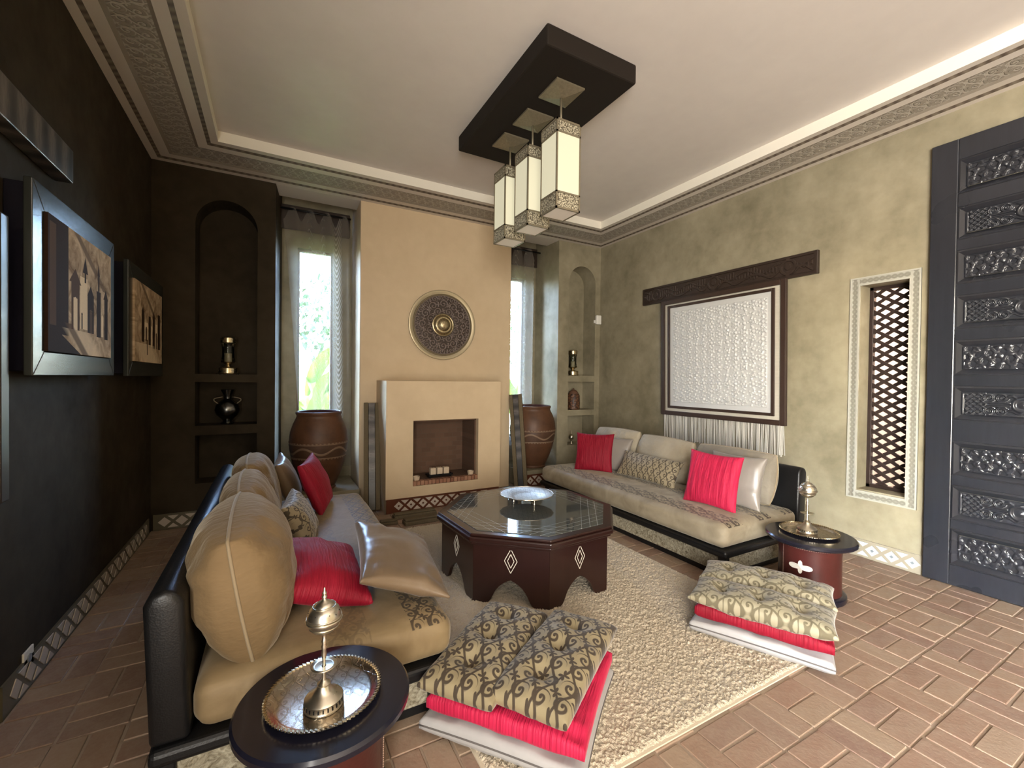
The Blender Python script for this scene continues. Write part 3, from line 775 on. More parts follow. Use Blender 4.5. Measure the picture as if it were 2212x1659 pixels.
def relief(kind, w, h, nx, ny):
    """carved relief height field over w x h"""
    u, v = np.meshgrid(np.linspace(-w / 2, w / 2, nx), np.linspace(-h / 2, h / 2, ny), indexing='ij')
    def line(d, wd): return np.clip(1.4 - np.abs(d) / wd, 0, 1)
    def spiral(cx, cy, sgx, sgy, R):
        x, y = (u - cx) * sgx, (v - cy) * sgy; r = np.hypot(x, y); t = np.arctan2(y, x)
        s = np.mod(t / (2 * PI) + r / R * 1.8, 1.0); return np.clip(1.5 - np.abs(s - 0.5) / 0.2, 0, 1) * (r < R)
    if kind == 0:      # interlaced straps
        z = np.zeros_like(u); s = 0.056
        for k, a in enumerate((0.35, 0.35 + PI / 3, 0.35 + 2 * PI / 3)):
            d = u * math.cos(a) + v * math.sin(a); e = -u * math.sin(a) + v * math.cos(a)
            q = np.abs(np.mod(d / s, 1) - 0.5); over = 0.75 + 0.25 * np.sin(e / s * 2 * PI + k * 2.1)
            z = np.maximum(z, np.clip(2.2 - q / 0.10, 0, 1) * over)
        z += 0.2 * vnoise(u * 60, v * 60, 4)
    else:              # cartouche: knot, straps, eye and leaf scrolls
        r = np.hypot(u, v); z = line(r - 0.048, 0.010); z = np.maximum(z, np.clip(1 - r / 0.026, 0, 1))
        st = (np.abs(u) > 0.058) & (np.abs(u) < 0.2)
        z = np.maximum(z, line(np.abs(v) - 0.013, 0.006) * st)
        for sx in (-1, 1):
            k = np.abs(u - sx * 0.235) < 0.055
            d1, d2 = (u - sx * 0.235 + v), (u - sx * 0.235 - v)
            z = np.maximum(z, (np.maximum(line(np.abs(np.mod(d1 / 0.038, 1) - 0.5) * 0.038, 0.006), line(np.abs(np.mod(d2 / 0.038, 1) - 0.5) * 0.038, 0.006))) * k)
            for sy in (-1, 1):
                for cx in (0.10, 0.165):
                    z = np.maximum(z, spiral(sx * cx, sy * h * 0.29, sx, sy, 0.034))
                z = np.maximum(z, np.clip(1 - np.hypot((u - sx * 0.285) / 0.018, (v - sy * h * 0.3) / 0.018), 0, 1) * 1.2)
                z = np.maximum(z, line((v - sy * h * 0.32) + 0.010 * np.sin(u * 80), 0.006) * (np.abs(u) < 0.085))
        z += 0.12 * vnoise(u * 50, v * 50, 9)
    z = np.maximum(z, ((np.abs(u) > w / 2 - 0.008) | (np.abs(v) > h / 2 - 0.008)) * 0.8)
    return u, v, z
rel = {}
for (pa, pb) in cols:
    for k, (z0, z1) in enumerate(PZ):
        w, h = pb - pa, z1 - z0; zc = (z0 + z1) / 2
        # mitred bevel around the panel
        o_, i_ = [(pa - BV, z0 - BV), (pb + BV, z0 - BV), (pb + BV, z1 + BV), (pa - BV, z1 + BV)], [(pa, z0), (pb, z0), (pb, z1), (pa, z1)]
        lip = [(a + (c - a) * 0.28, b + (d - b) * 0.28) for (a, b), (c, d) in zip(o_, i_)]
        vs = [(DX + 0.004, a, b) for a, b in o_] + [(DX - 0.002, a, b) for a, b in lip] + [(DX + 0.030, a, b) for a, b in i_]
        fs = [(l * 4 + q, l * 4 + (q + 1) % 4, (l + 1) * 4 + (q + 1) % 4, (l + 1) * 4 + q) for l in (0, 1) for q in range(4)]
        pn_ = MB().add(vs, fs).build('panel_moulding', M['door_wood'], door)
        kk = k % 2
        key = (kk, k if abs(h - 0.17) > 0.2 else kk)
        if key not in rel:
            u, v, z = relief(kk, 0.616, 0.17, 240, 72)
            g = np.stack([-(z * 0.011), u, v], -1)
            q = MB().grid(g, flip=True).build('carved_panel', M['door_wood'], pn_, smooth=True); rel[key] = q.data
        else:
            q = bpy.data.objects.new('carved_panel', rel[key]); C.objects.link(q); q.parent = pn_
        q.location = (DX + 0.028, (pa + pb) / 2, zc); q.scale = (1, w / 0.616, h / 0.17)
# ------------------------------------------------------------------ soft goods
def pillow(name, m, w, h, t, pinch=0.07, p=0.42, n=34, wr=0.004, seed=1, tufts=(), pleat=0, edge=0.006, parent=None, sag=0.0, rnd=0.0):
    s = np.sin(np.linspace(-PI / 2, PI / 2, n)) * 0.55 + np.linspace(-1, 1, n) * 0.45
    U, V = np.meshgrid(s, s, indexing='ij')
    x = w / 2 * U * (1 - pinch * (1 - V * V)) * np.sqrt(1 - rnd * V * V); y = h / 2 * V * (1 - pinch * (1 - U * U)) * np.sqrt(1 - rnd * U * U)
    th = t / 2 * np.maximum((1 - U ** 2) * (1 - V ** 2), 0) ** p + edge
    def side(sg):
        z = th.copy()
        nz = vnoise(x * 9 + seed * 3.1, y * 9 + 5, seed) - 0.5
        crease = (vnoise(x * 22 + seed, y * 7, seed + 3) - 0.5) * np.abs(V) ** 2 + (vnoise(x * 7, y * 22 + seed, seed + 5) - 0.5) * np.abs(U) ** 2
        z = z + (nz * wr * 2.2 + crease * wr * 4) * (1 - np.maximum(np.abs(U), np.abs(V)) ** 6)
        if pleat: z = z + pleat * np.abs(np.sin(x * 2 * PI / 0.11)) * np.minimum(1, (1 - U ** 2) * 4) * np.minimum(1, (1 - V ** 2) * 3)
        for (a, b, dep, rad) in tufts:
            z = z - dep * np.exp(-(((x - a) ** 2 + (y - b) ** 2) / rad ** 2))
        zz = sg * z
        if sag: zz = zz - sag * (np.abs(U) ** 2)
        return np.stack([x, y, zz], -1)
    top, bot = side(1), side(-1)
    mb = MB(); mb.grid(top); mb.grid(bot, flip=True)
    # seam strip
    idx = [(i, 0) for i in range(n)] + [(n - 1, j) for j in range(1, n)] + [(i, n - 1) for i in range(n - 2, -1, -1)] + [(0, j) for j in range(n - 2, 0, -1)]
    k = len(mb.v); L = len(idx)
    mb.v += [tuple(top[i, j]) for i, j in idx] + [tuple(bot[i, j]) for i, j in idx]
    mb.f += [(k + L + a, k + L + (a + 1) % L, k + (a + 1) % L, k + a) for a in range(L)]
    ob = mb.build(name, m, parent, smooth=True, weld=True, uvf=lambda c: (c.x, c.y))
    ob['_w'] = w; ob['_h'] = h; ob['_pinch'] = pinch; ob['_rnd'] = rnd
    return ob
def piping(o, m, r=0.006, name='piping', sides=(0, 1, 2, 3)):
    w, h, pn, rd = o['_w'], o['_h'], o['_pinch'], o['_rnd']; q = []
    k1 = math.sqrt(1 - rd)
    for t in np.linspace(-1, 1, 21)[:-1]: q.append((w / 2 * t * k1, -h / 2 * (1 - pn * (1 - t * t)) * math.sqrt(1 - rd * t * t), 0))
    for t in np.linspace(-1, 1, 21)[:-1]: q.append((w / 2 * (1 - pn * (1 - t * t)) * math.sqrt(1 - rd * t * t), h / 2 * t * k1, 0))
    for t in np.linspace(1, -1, 21)[:-1]: q.append((w / 2 * t * k1, h / 2 * (1 - pn * (1 - t * t)) * math.sqrt(1 - rd * t * t), 0))
    for t in np.linspace(1, -1, 21)[:-1]: q.append((-w / 2 * (1 - pn * (1 - t * t)) * math.sqrt(1 - rd * t * t), h / 2 * t * k1, 0))
    return MB().tube(q, r, 6, closed=True).build(name, m, o, smooth=True)

def rounded_box(name, m, parent, x0, x1, y0, y1, z0, z1, r, n=14, wr=0.004, crown=0.0, seed=2):
    c = np.array([(x0 + x1) / 2, (y0 + y1) / 2, (z0 + z1) / 2]); hs = np.array([x1 - x0, y1 - y0, z1 - z0]) / 2
    mb = MB(); t = np.linspace(-1, 1, n * 2)
    t = np.sign(t) * np.abs(t) ** 0.6
    for ax in range(3):
        for sg in (-1, 1):
            a, b = [(1, 2), (2, 0), (0, 1)][ax]
            A, B = np.meshgrid(t, t, indexing='ij'); P = np.zeros(A.shape + (3,)); P[..., ax] = sg; P[..., a] = A; P[..., b] = B
            Q = P * hs; inner = np.clip(Q, -(hs - r), hs - r); d = Q - inner; ln = np.linalg.norm(d, axis=-1, keepdims=True)
            Q = inner + d / np.maximum(ln, 1e-9) * r * (ln > 1e-9)
            nz = (vnoise(Q[..., 0] * 6 + seed, Q[..., 1] * 6, seed) - 0.5) + (vnoise(Q[..., 1] * 6 + seed, Q[..., 2] * 14, seed + 1) - 0.5)
            Q = Q * (1 + (nz * wr / hs.max())[..., None])
            Q[..., 2] += crown * (1 - (Q[..., 0] / hs[0]) ** 2) * (1 - (Q[..., 1] / hs[1]) ** 4) * (Q[..., 2] > 0) + nz * wr * (Q[..., 2] > 0)
            mb.grid(Q + c, flip=(sg < 0))
    return mb.build(name, m, parent, smooth=True, weld=True)

# ------------------------------------------------------------------ sofas
SEAT_Z = 0.445
def sofa(name, label, x_front, x_back, y0, y1, seat_m, panel_m):
    """daybed: x_front is the open side, x_back the leather back"""
    s = thing(name, label, 'sofa', ((x_front + x_back) / 2, y0, 0), 0, 'low leather daybeds with patterned mattresses')
    ox, oy = (x_front + x_back) / 2, y0
    sg = 1 if x_back > x_front else -1
    def lb(a, b): return (min(a, b) - ox, max(a, b) - ox)
    L = y1 - y0
    a, b = lb(x_front + sg * 0.09, x_back); MB().box(a, b, 0.07, L - 0.07, 0.0, 0.05).build('plinth', M['leather'], s, bevel=0.008)
    # textured panels between leather corner posts
    a, b = lb(x_front + sg * 0.075, x_back - sg * 0.02); MB().box(a, b, 0.06, L - 0.06, 0.05, 0.195).build('base_panel', panel_m, s, bevel=0.004)
    for xx in (x_front + sg * 0.055, x_back - sg * 0.075):
        for yy in (0.045, L - 0.105):
            q0, q1 = lb(xx, xx + sg * 0.065); MB().box(q0, q1, yy, yy + 0.06, 0.0, 0.2).build('corner_post', M['leather'], s, bevel=0.008)
    a, b = lb(x_front + sg * 0.0, x_back); MB().box(a, b, 0.0, L, 0.195, 0.255).build('rim', M['leather'], s, bevel=0.02, seg=3)
    a, b = lb(x_front + sg * 0.0, x_back - sg * 0.12)
    rounded_box('mattress', seat_m, s, a, b, 0.012, L - 0.012, 0.255, SEAT_Z, 0.072, crown=0.010, wr=0.006)
    # padded leather back, leaning outwards a little
    z0, z1 = 0.255, 0.80; xi, xo = x_back - sg * 0.12 - ox, x_back - ox
    poly = [(xi, z0), (xi + sg * 0.02, z1 - 0.05), (xi + sg * 0.04, z1 - 0.012), (xi + sg * 0.075, z1), (xo, z1 - 0.01), (xo + sg * 0.018, z1 - 0.05), (xo, z0)]
    MB().prism(poly if sg > 0 else poly[::-1], 0.02, L - 0.02, lambda u, v, w: (u, w, v)).build('backrest', M['leather'], s, bevel=0.022, seg=3, smooth=50)
    return s
def _panel():
    n = noise(26, 4, dist=2.2, rough=0.6); x, y, z = coords('Object'); k = (n * 2.6 - 0.85).clamp()
    return dict(color=mixc(k, (0.13, 0.105, 0.06), (0.52, 0.48, 0.36)), bump=(k, 0.5, 0.006), rough=0.55 - 0.2 * k)
M['panel'] = mat('crinkled_silk_panel', _panel, 0.5, spec=0.4, sheen=0.2)
LX0, LX1, LY0, LY1 = 0.75, -0.37, 1.86, 4.40
RX0, RX1, RY0, RY1 = 3.00, 4.13, 2.07, 4.68
lo = (LX0 + LX1) / 2; ro = (RX0 + RX1) / 2
M['seat_l'] = seat_mat('taupe_velvet_seat', (0.18, 0.125, 0.062), (0.265, 0.195, 0.105), (0.06, 0.043, 0.027), [(LX0 - lo - 0.115, 0.085, 1.0), (0.10, 0.085, 0.35)], 0.085, 0.42)
M['seat_r'] = seat_mat('champagne_velvet_seat', (0.215, 0.178, 0.12), (0.35, 0.30, 0.215), (0.045, 0.034, 0.024), [(RX0 - ro + 0.165, 0.095, 1.0), (-0.02, 0.085, 1.0), (0.33, 0.08, 1.0)], 0.105, 0.42)
sofa('daybed_sofa', 'long daybed with black leather back along the dark left wall', LX0, LX1, LY0, LY1, M['seat_l'], M['panel'])
sofa('daybed_sofa', 'long daybed with pale mattress below the framed white panel', RX0, RX1, RY0, RY1, M['seat_r'], M['panel'])

G_BACK = 'large velvet back cushions'
def back_cushion(m, c, yaw, lean, w, h, t, label, seed, roll=0, rnd=0.20):
    o = pillow('back_cushion', m, w, h, t, pinch=0.0, p=0.36, seed=seed, wr=0.010, rnd=rnd, n=44)
    piping(o, M['piping'], 0.007); leaning(o, c, yaw, lean, roll)
    return tag(o, label, 'cushion', G_BACK)
back_cushion(M['velvet'], (-0.105, 2.31, 0.685), 0, 10, 0.84, 0.55, 0.40, 'big taupe velvet cushion at the near end of the left sofa', 1, 1)
back_cushion(M['velvet'], (-0.105, 3.08, 0.69), 0, 14, 0.78, 0.52, 0.29, 'big taupe velvet cushion in the middle of the left sofa back', 2)
back_cushion(M['velvet'], (-0.10, 3.84, 0.69), 0, 14, 0.76, 0.52, 0.29, 'big taupe velvet cushion at the fireplace end of the left sofa', 3, -2)
back_cushion(M['velvet_light'], (3.90, 4.26, 0.685), 180, 14, 0.80, 0.48, 0.24, 'pale velvet back cushion at the niche end of the right sofa', 4, 1, 0.13)
back_cushion(M['velvet_light'], (3.88, 3.46, 0.675), 180, 16, 0.78, 0.47, 0.24, 'champagne velvet back cushion in the middle of the right sofa', 5, -1, 0.13)
back_cushion(M['velvet_grey'], (3.89, 2.63, 0.675), 180, 13, 0.84, 0.47, 0.24, 'greyish velvet back cushion at the near end of the right sofa', 6, 0, 0.13)

def cushion(m, w, h, t, label, place, seed=1, pleat=0, pinch=0.08, group='scatter cushions', p=0.42, wr=0.005, pip=None, name='scatter_cushion', **k):
    o = pillow(name, m, w, h, t, pinch=pinch, p=p, seed=seed, pleat=pleat, wr=wr, **k)
    if pip: piping(o, pip, 0.0045)
    if place[0] == 'lean': leaning(o, *place[1:])
    else: basis(o, *place[1:])
    return tag(o, label, 'cushion', group)
# left sofa
cushion(M['red'], 0.45, 0.62, 0.19, 'crimson velvet cushion slumped on the near end of the left sofa', ('basis', (0.205, 2.41, 0.565), (0.93, 0.02, -0.28), (0.02, 1, 0.06)), 11, wr=0.008)
cushion(M['satin_brown'], 0.44, 0.74, 0.15, 'shiny bronze satin cushion flopped over the front edge of the left sofa', ('basis', (0.60, 2.37, 0.57), (0.91, -0.10, -0.32), (-0.02, 1, 0.10)), 12, wr=0.008)
cushion(M['red'], 0.44, 0.44, 0.15, 'crimson velvet cushion standing at the window end of the left sofa', ('lean', (0.32, 3.93, 0.665), -18, 22, 4), 13)
cushion(M['satin_brown'], 0.42, 0.42, 0.15, 'brown satin cushion tucked behind the crimson one by the window', ('lean', (0.115, 4.10, 0.665), -6, 20, 5), 14)
cushion(M['damask_bolster'], 0.50, 0.33, 0.15, 'small dark scroll patterned cushion in the middle of the left sofa', ('lean', (0.165, 3.22, 0.595), -8, 28), 15, wr=0.008)
# right sofa
cushion(M['red'], 0.47, 0.47, 0.13, 'crimson ribbed velvet cushion at the fireplace end of the right sofa', ('lean', (3.43, 4.13, 0.665), 214, 14, 1), 21, pleat=0.004)
cushion(M['satin_taupe'], 0.42, 0.42, 0.12, 'plain beige cushion behind the crimson ribbed one on the right sofa', ('lean', (3.66, 4.04, 0.645), 205, 20, -3), 22)
cushion(M['damask_bolster'], 0.78, 0.30, 0.15, 'long scroll patterned lumbar cushion in the middle of the right sofa', ('lean', (3.60, 3.42, 0.585), 186, 30, -2), 23)
cushion(M['red_light'], 0.49, 0.48, 0.13, 'bright coral red pleated cushion at the near end of the right sofa', ('lean', (3.42, 2.50, 0.675), 186, 13, -1), 24, pleat=0.010)
cushion(M['satin_taupe'], 0.47, 0.46, 0.12, 'silvery taupe satin cushion behind the coral red one', ('lean', (3.63, 2.42, 0.67), 190, 15, -1), 25)

# ------------------------------------------------------------------ floor cushion stacks
def stack(c, ang, layers, top_ang, labels, group, tops, pale, bt=0.15, bp=0.36, dep=0.66, bw=0.35):
    """c: centre on the floor; ang: heading of the front edge"""
    a = math.radians(ang); ex = Vector((math.cos(a), math.sin(a), 0)); ey = Vector((-math.sin(a), math.cos(a), 0))
    C0 = Vector((c[0], c[1], 0))
    o = pillow('floor_cushion', layers[0], 0.72, dep, 0.075, pinch=0.03, p=0.22, seed=31, wr=0.009, edge=0.016)
    piping(o, M['zip'], 0.004, 'zip_seam'); basis(o, C0 + Vector((0, 0, 0.058)), ex, ey); tag(o, labels[0], 'cushion', group)
    o = pillow('floor_cushion', layers[1], 0.69, dep - 0.03, 0.055, pinch=0.02, p=0.2, seed=32, wr=0.012, edge=0.02)
    basis(o, C0 + ex * 0.01 + Vector((0, 0, 0.150)), ex, ey); tag(o, labels[1], 'cushion', group)
    b = math.radians(top_ang); tx = Vector((math.cos(b), math.sin(b), 0)); ty = Vector((-math.sin(b), math.cos(b), 0))
    for k, (u, v, dz, r) in enumerate(tops):
        o = pillow('floor_bolster', pale, bw, 0.74, bt, pinch=0.035, p=bp, seed=41 + k, wr=0.007, n=44,
                   tufts=[(0, q, 0.05, 0.045) for q in (-0.2, 0.0, 0.2)] + [(q2, q, 0.010, 0.03) for q in (-0.2, 0, 0.2) for q2 in (-0.06, 0.06)])
        X2 = tx * math.cos(r) + ty * math.sin(r); Y2 = ty * math.cos(r) - tx * math.sin(r)
        basis(o, C0 + tx * u + ty * v + Vector((0, 0, 0.24 + dz)), X2, Y2); tag(o, labels[2 + k], 'cushion', group)
stack((1.04, 1.73), -51, (M['satin_grey'], M['red_light']), -51,
      ['silver satin floor cushion at the bottom of the stack nearest the brass tray table', 'coral red velvet floor cushion in the stack nearest the brass tray table',
       'dark scroll bolster next to the left sofa on the near stack', 'dark scroll bolster overhanging the corner on the near stack'], 'floor cushions stacked near the left sofa',
      [(-0.185, 0.02, 0.0, 0.0), (0.155, 0.045, 0.012, -0.10)], M['damask'])
stack((2.665, 1.585), -64, (M['satin_grey'], M['red']), 26,
      ['silver satin floor cushion at the bottom of the stack beside the red leather table', 'crimson velvet floor cushion in the stack beside the red leather table',
       'pale scroll bolster at the front of the stack beside the red leather table', 'pale scroll bolster leaning toward the red leather table on its stack'], 'floor cushions stacked near the right sofa',
      [(-0.15, 0.0, -0.012, 0.0), (0.15, 0.0, 0.004, 0.03)], M['damask_pale'], 0.14, 0.42, 0.60, 0.315)

# ------------------------------------------------------------------ rug
RUG = (0.737, 2.86, 1.285, 4.36)
nx, ny = 425, 615
U, V = np.meshgrid(np.linspace(RUG[0], RUG[1], nx), np.linspace(RUG[2], RUG[3], ny), indexing='ij')
Z = 0.008 + 0.017 * vnoise(U * 140, V * 140, 3) + 0.003 * vnoise(U * 30, V * 30, 8)
e = np.minimum(np.minimum(U - RUG[0], RUG[1] - U), np.minimum(V - RUG[2], RUG[3] - V)); Z *= np.clip(e / 0.012, 0.25, 1)
G = np.stack([U + (vnoise(U * 70, V * 70, 5) - 0.5) * 0.006, V + (vnoise(U * 70, V * 70, 6) - 0.5) * 0.006, Z], -1)
rug = MB().grid(G).build('rug', M['rug'], smooth=True)
tag(rug, 'large cream looped wool rug under the octagonal table', 'rug')
MB().box(RUG[0] - 0.008, RUG[1] + 0.008, RUG[2] - 0.008, RUG[3] + 0.008, 0.0005, 0.008).build('rug_binding', M['rug_edge'], rug)

# ------------------------------------------------------------------ octagonal table
tb = thing('coffee_table', 'octagonal mahogany coffee table with glass top and inlaid diamonds', 'table', (1.83, 3.03, 0.012), math.radians(4))
def octa(R, a0=PI / 8): return [(R * math.cos(a0 + k * PI / 4), R * math.sin(a0 + k * PI / 4)) for k in range(8)]
up = lambda u, v, w: (u, v, w)
for R, z0, z1, bv in ((0.715, 0.405, 0.425, 0.006), (0.735, 0.425, 0.462, 0.01), (0.722, 0.462, 0.482, 0.006)):
    MB().prism(octa(R), z0, z1, up).build('top_moulding', M['mahogany'], tb, bevel=bv, seg=3)
MB().prism(octa(0.655), 0.478, 0.4865, up).build('glass_top', M['table_glass'], tb, bevel=0.002)
def side_panel(k):
    a = k * PI / 4; ap = 0.69 * math.cos(PI / 8); half = 0.69 * math.sin(PI / 8) - 0.001; H = 0.405
    # keel-arch cut-out
    hf = [(0.0, 0.175), (0.022, 0.166), (0.05, 0.150), (0.08, 0.126), (0.105, 0.096), (0.122, 0.064), (0.136, 0.034), (0.152, 0.013), (0.178, 0.0)]
    arc = [(-u, z) for u, z in hf[::-1]] + hf[1:]; n = len(arc) - 1
    pts = []
    m = MB(); th = 0.026
    def fn(u, v, w): d = ap - w; return (d * math.cos(a) - u * math.sin(a), d * math.sin(a) + u * math.cos(a), v)
    outl = arc
    # strips between arch and top
    for i in range(n):
        (u0, z0), (u1, z1) = outl[i], outl[i + 1]
        m.prism([(u0, z0), (u1, z1), (u1, H), (u0, H)], 0, th, fn)
    m.prism([(-half, 0), (-0.178, 0), (-0.178, H), (-half, H)], 0, th, fn); m.prism([(0.178, 0), (half, 0), (half, H), (0.178, H)], 0, th, fn)
    p = m.build('side_panel', M['mahogany'], tb)
    # bone inlay: two nested diamonds
    for hw, hh, gap in ((0.044, 0.082, 0.010), (0.023, 0.047, 0.0)):
        mm = MB(); zc = 0.305
        cr = [(-hw, zc), (0, zc - hh), (hw, zc), (0, zc + hh)]
        for q in range(4):
            (u0, z0), (u1, z1) = cr[q], cr[(q + 1) % 4]; dx, dz = u1 - u0, z1 - z0; l = math.hypot(dx, dz); nx_, nz_ = -dz / l * 0.0022, dx / l * 0.0022
            if q == 2 and gap: u1 -= dx / l * gap; z1 -= dz / l * gap
            if q == 3 and gap: u0 += dx / l * gap; z0 += dz / l * gap
            mm.prism([(u0 - nx_, z0 - nz_), (u1 - nx_, z1 - nz_), (u1 + nx_, z1 + nz_), (u0 + nx_, z0 + nz_)], -0.0012, 0.001, fn)
        mm.build('diamond_inlay', M['bone'], p)
for k in range(8): side_panel(k)

# footed silver dish
ds = thing('footed_dish', 'fluted silver dish on little feet on the glass table', 'dish', (1.895, 3.155, 0.4985))
m = MB(); seg = 64; pr = [(0.0, 0.050), (0.10, 0.050), (0.115, 0.052), (0.215, 0.074), (0.222, 0.080), (0.216, 0.081), (0.115, 0.057), (0.10, 0.054), (0.0, 0.054)]
m.lathe(pr, seg, cap=False, wob=lambda t, z: 1 + (0.03 * abs(math.sin(t * 8)) if z > 0.065 else 0.0)); m.build('bowl', M['silver_plate'], ds, smooth=40, weld=True)
m = MB().tube([(0.221 * (1 + 0.022 * abs(math.sin(t * 8))) * math.cos(t), 0.221 * (1 + 0.022 * abs(math.sin(t * 8))) * math.sin(t), 0.0805) for t in np.linspace(0, 2 * PI, 97)[:-1]], 0.0045, 6, True)
m.build('rim', M['silver'], ds, smooth=True)
for k in range(3):
    a = 0.6 + k * 2 * PI / 3
    MB().lathe([(0.006, 0), (0.010, 0.004), (0.006, 0.012), (0.005, 0.03), (0.010, 0.05)], 10, (0.11 * math.cos(a), 0.11 * math.sin(a), 0)).build('foot', M['silver'], ds, smooth=True)

# ------------------------------------------------------------------ drum side tables with tray and censer
def drum_table(loc, label, sign):
    t = thing('drum_side_table', label, 'table', loc, 0, 'red leather drum side tables')
    MB().lathe([(0.0, 0.0), (0.222, 0.0), (0.228, 0.012), (0.226, 0.036), (0.205, 0.048), (0.0, 0.048)], 48, cap=False).build('foot_ring', M['black_wood'], t, smooth=40, weld=True)
    MB().lathe([(0.198, 0.046), (0.196, 0.12), (0.194, 0.3), (0.200, 0.385)], 56, cap=False).build('drum', M['red_leather'], t, smooth=True)
    MB().lathe([(0.0, 0.385), (0.205, 0.385), (0.225, 0.392), (0.275, 0.398), (0.286, 0.408), (0.286, 0.424), (0.278, 0.434), (0.0, 0.435)], 64, cap=False).build('tabletop', M['black_wood'], t, smooth=30, weld=True)
    m = MB()
    for k in range(96):
        a = 2 * PI * k / 96; m.lathe([(0.0, -0.005), (0.0042, -0.003), (0.0052, 0), (0.0042, 0.003), (0.0, 0.005)], 6, (0.2015 * math.cos(a), 0.2015 * math.sin(a), 0.373), cap=False)
    m.build('stud_row', M['stud'], t, smooth=True)['kind'] = 'stuff'
    for a in (-0.42, 2.7):
        m = MB()
        for k in range(40):
            z = 0.06 + 0.31 * k / 39; m.lathe([(0.0, -0.004), (0.004, 0), (0.0, 0.004)], 6, (0.1995 * math.cos(a), 0.1995 * math.sin(a), z), cap=False)
        m.build('stitching', M['stud'], t)['kind'] = 'stuff'
    # bone inlay: four-pointed bird-like star
    for a in (sign, sign + PI):
        pts = []
        for k in range(40):
            q = 2 * PI * k / 40; r = 0.014 + 0.062 * abs(math.cos(q)) ** 7 + 0.032 * abs(math.sin(q)) ** 7
            pts.append((r * math.cos(q), 0.242 + r * math.sin(q)))
        m = MB(); n = len(pts); rr = 0.1985
        vs = [(rr * math.cos(a + u / rr), rr * math.sin(a + u / rr), z) for u, z in pts]; vs.append((rr * math.cos(a), rr * math.sin(a), 0.242))
        vs2 = [(x * 0.975, y * 0.975, z) for x, y, z in vs]
        m.add(vs + vs2, [(k, (k + 1) % n, n) for k in range(n)] + [(k, k + n + 1, (k + 1) % n + n + 1, (k + 1) % n) for k in range(n)])
        m.build('bone_star', M['bone'], t)
    return t
def tray(loc, label):
    o = thing('round_tray', label, 'tray', loc, 0, 'round brass trays')
    MB().lathe([(0.0, 0.0), (0.150, 0.0), (0.160, 0.004), (0.181, 0.017), (0.187, 0.018), (0.187, 0.015), (0.165, 0.0015), (0.16, -0.001), (0, -0.001)][::-1], 72, cap=False).build('plate', M['tray'], o, smooth=40, weld=True)
    m = MB()
    for k in range(84):
        a = 2 * PI * k / 84; m.obox((0.184 * math.cos(a), 0.184 * math.sin(a), 0.0185), (-math.sin(a) + 0.6 * math.cos(a), math.cos(a) + 0.6 * math.sin(a), 0), (math.cos(a), math.sin(a), 0), (0, 0, 1), 0.0055, 0.0035, 0.003)
    m.build('rope_rim', M['brass'], o, bevel=0)['kind'] = 'stuff'
    return o
def censer(loc, label, mt, sc=1.0):
    o = thing('incense_burner', label, 'incense burner', loc, 0, 'footed incense burners')
    o.scale = (sc, sc, sc)
    MB().lathe([(0.0, 0.0), (0.066, 0.0), (0.068, 0.006), (0.066, 0.010), (0.064, 0.026), (0.066, 0.030), (0.060, 0.037), (0.040, 0.048), (0.026, 0.062), (0.021, 0.074), (0.023, 0.080), (0.014, 0.086), (0.009, 0.092)], 40, cap=False).build('foot', mt, o, smooth=35, weld=True)
    m = MB()
    for k in range(26):
        a = 2 * PI * k / 26; m.obox((0.0655 * math.cos(a), 0.0655 * math.sin(a), 0.018), (-math.sin(a), math.cos(a), 0), (math.cos(a), math.sin(a), 0), (0, 0, 1), 0.0022, 0.0012, 0.006)
    m.build('pierced_slots', M['iron'], o)['kind'] = 'stuff'
    MB().lathe([(0.009, 0.085), (0.006, 0.11), (0.008, 0.135), (0.005, 0.15), (0.006, 0.165), (0.010, 0.185), (0.007, 0.20), (0.011, 0.212), (0.007, 0.222), (0.010, 0.232), (0.006, 0.242), (0.005, 0.262), (0.012, 0.272)], 20, cap=False).build('stem', mt, o, smooth=True)
    MB().lathe([(0.008, 0.138), (0.03, 0.139), (0.044, 0.143), (0.045, 0.146), (0.03, 0.143), (0.008, 0.142)], 40, cap=False).build('drip_saucer', mt, o, smooth=True)
    MB().lathe([(0.0, 0.262), (0.022, 0.265), (0.040, 0.276), (0.052, 0.294), (0.055, 0.306), (0.060, 0.309), (0.060, 0.317), (0.055, 0.319)], 40, cap=False).build('bowl', mt, o, smooth=40)
    lid = MB().lathe([(0.058, 0.319), (0.057, 0.332), (0.050, 0.348), (0.038, 0.360), (0.034, 0.361), (0.032, 0.367), (0.022, 0.374), (0.010, 0.379), (0.006, 0.386), (0.010, 0.392), (0.006, 0.399), (0.0085, 0.405), (0.004, 0.413), (0.003, 0.424), (0.0, 0.427)], 40, cap=False).build('lid', mt, o, smooth=40)
    m = MB()
    for zr, r0, r1 in ((0.3135, 0.060, 0.0035), (0.322, 0.0585, 0.0025), (0.290, 0.0505, 0.002), (0.361, 0.0385, 0.0022)):
        m.tube([(r0 * math.cos(q), r0 * math.sin(q), zr) for q in np.linspace(0, 2 * PI, 41)[:-1]], r1, 6, True)
    m.build('band', mt, lid, smooth=True)
    m = MB()
    for k in range(14):
        a = 2 * PI * k / 14; z = 0.338 + 0.006 * (k % 2); r = 0.0552 - 0.0025 * (k % 2); m.lathe([(0, -0.002), (0.0026, 0), (0, 0.002)], 6, (r * math.cos(a), r * math.sin(a), z), cap=False)
    m.build('smoke_holes', M['iron'], lid)['kind'] = 'stuff'
    return o
TL, TR = (0.168, 1.635, 0.0), (3.465, 1.72, 0.0)
drum_table(TL, 'dark drum table with a black top in front of the left sofa', 1.0)
drum_table(TR, 'red leather drum table with white star inlay by the right sofa', -2.95)
tray((TL[0] - 0.005, TL[1] - 0.005, 0.4355), 'round engraved brass tray on the near drum table')
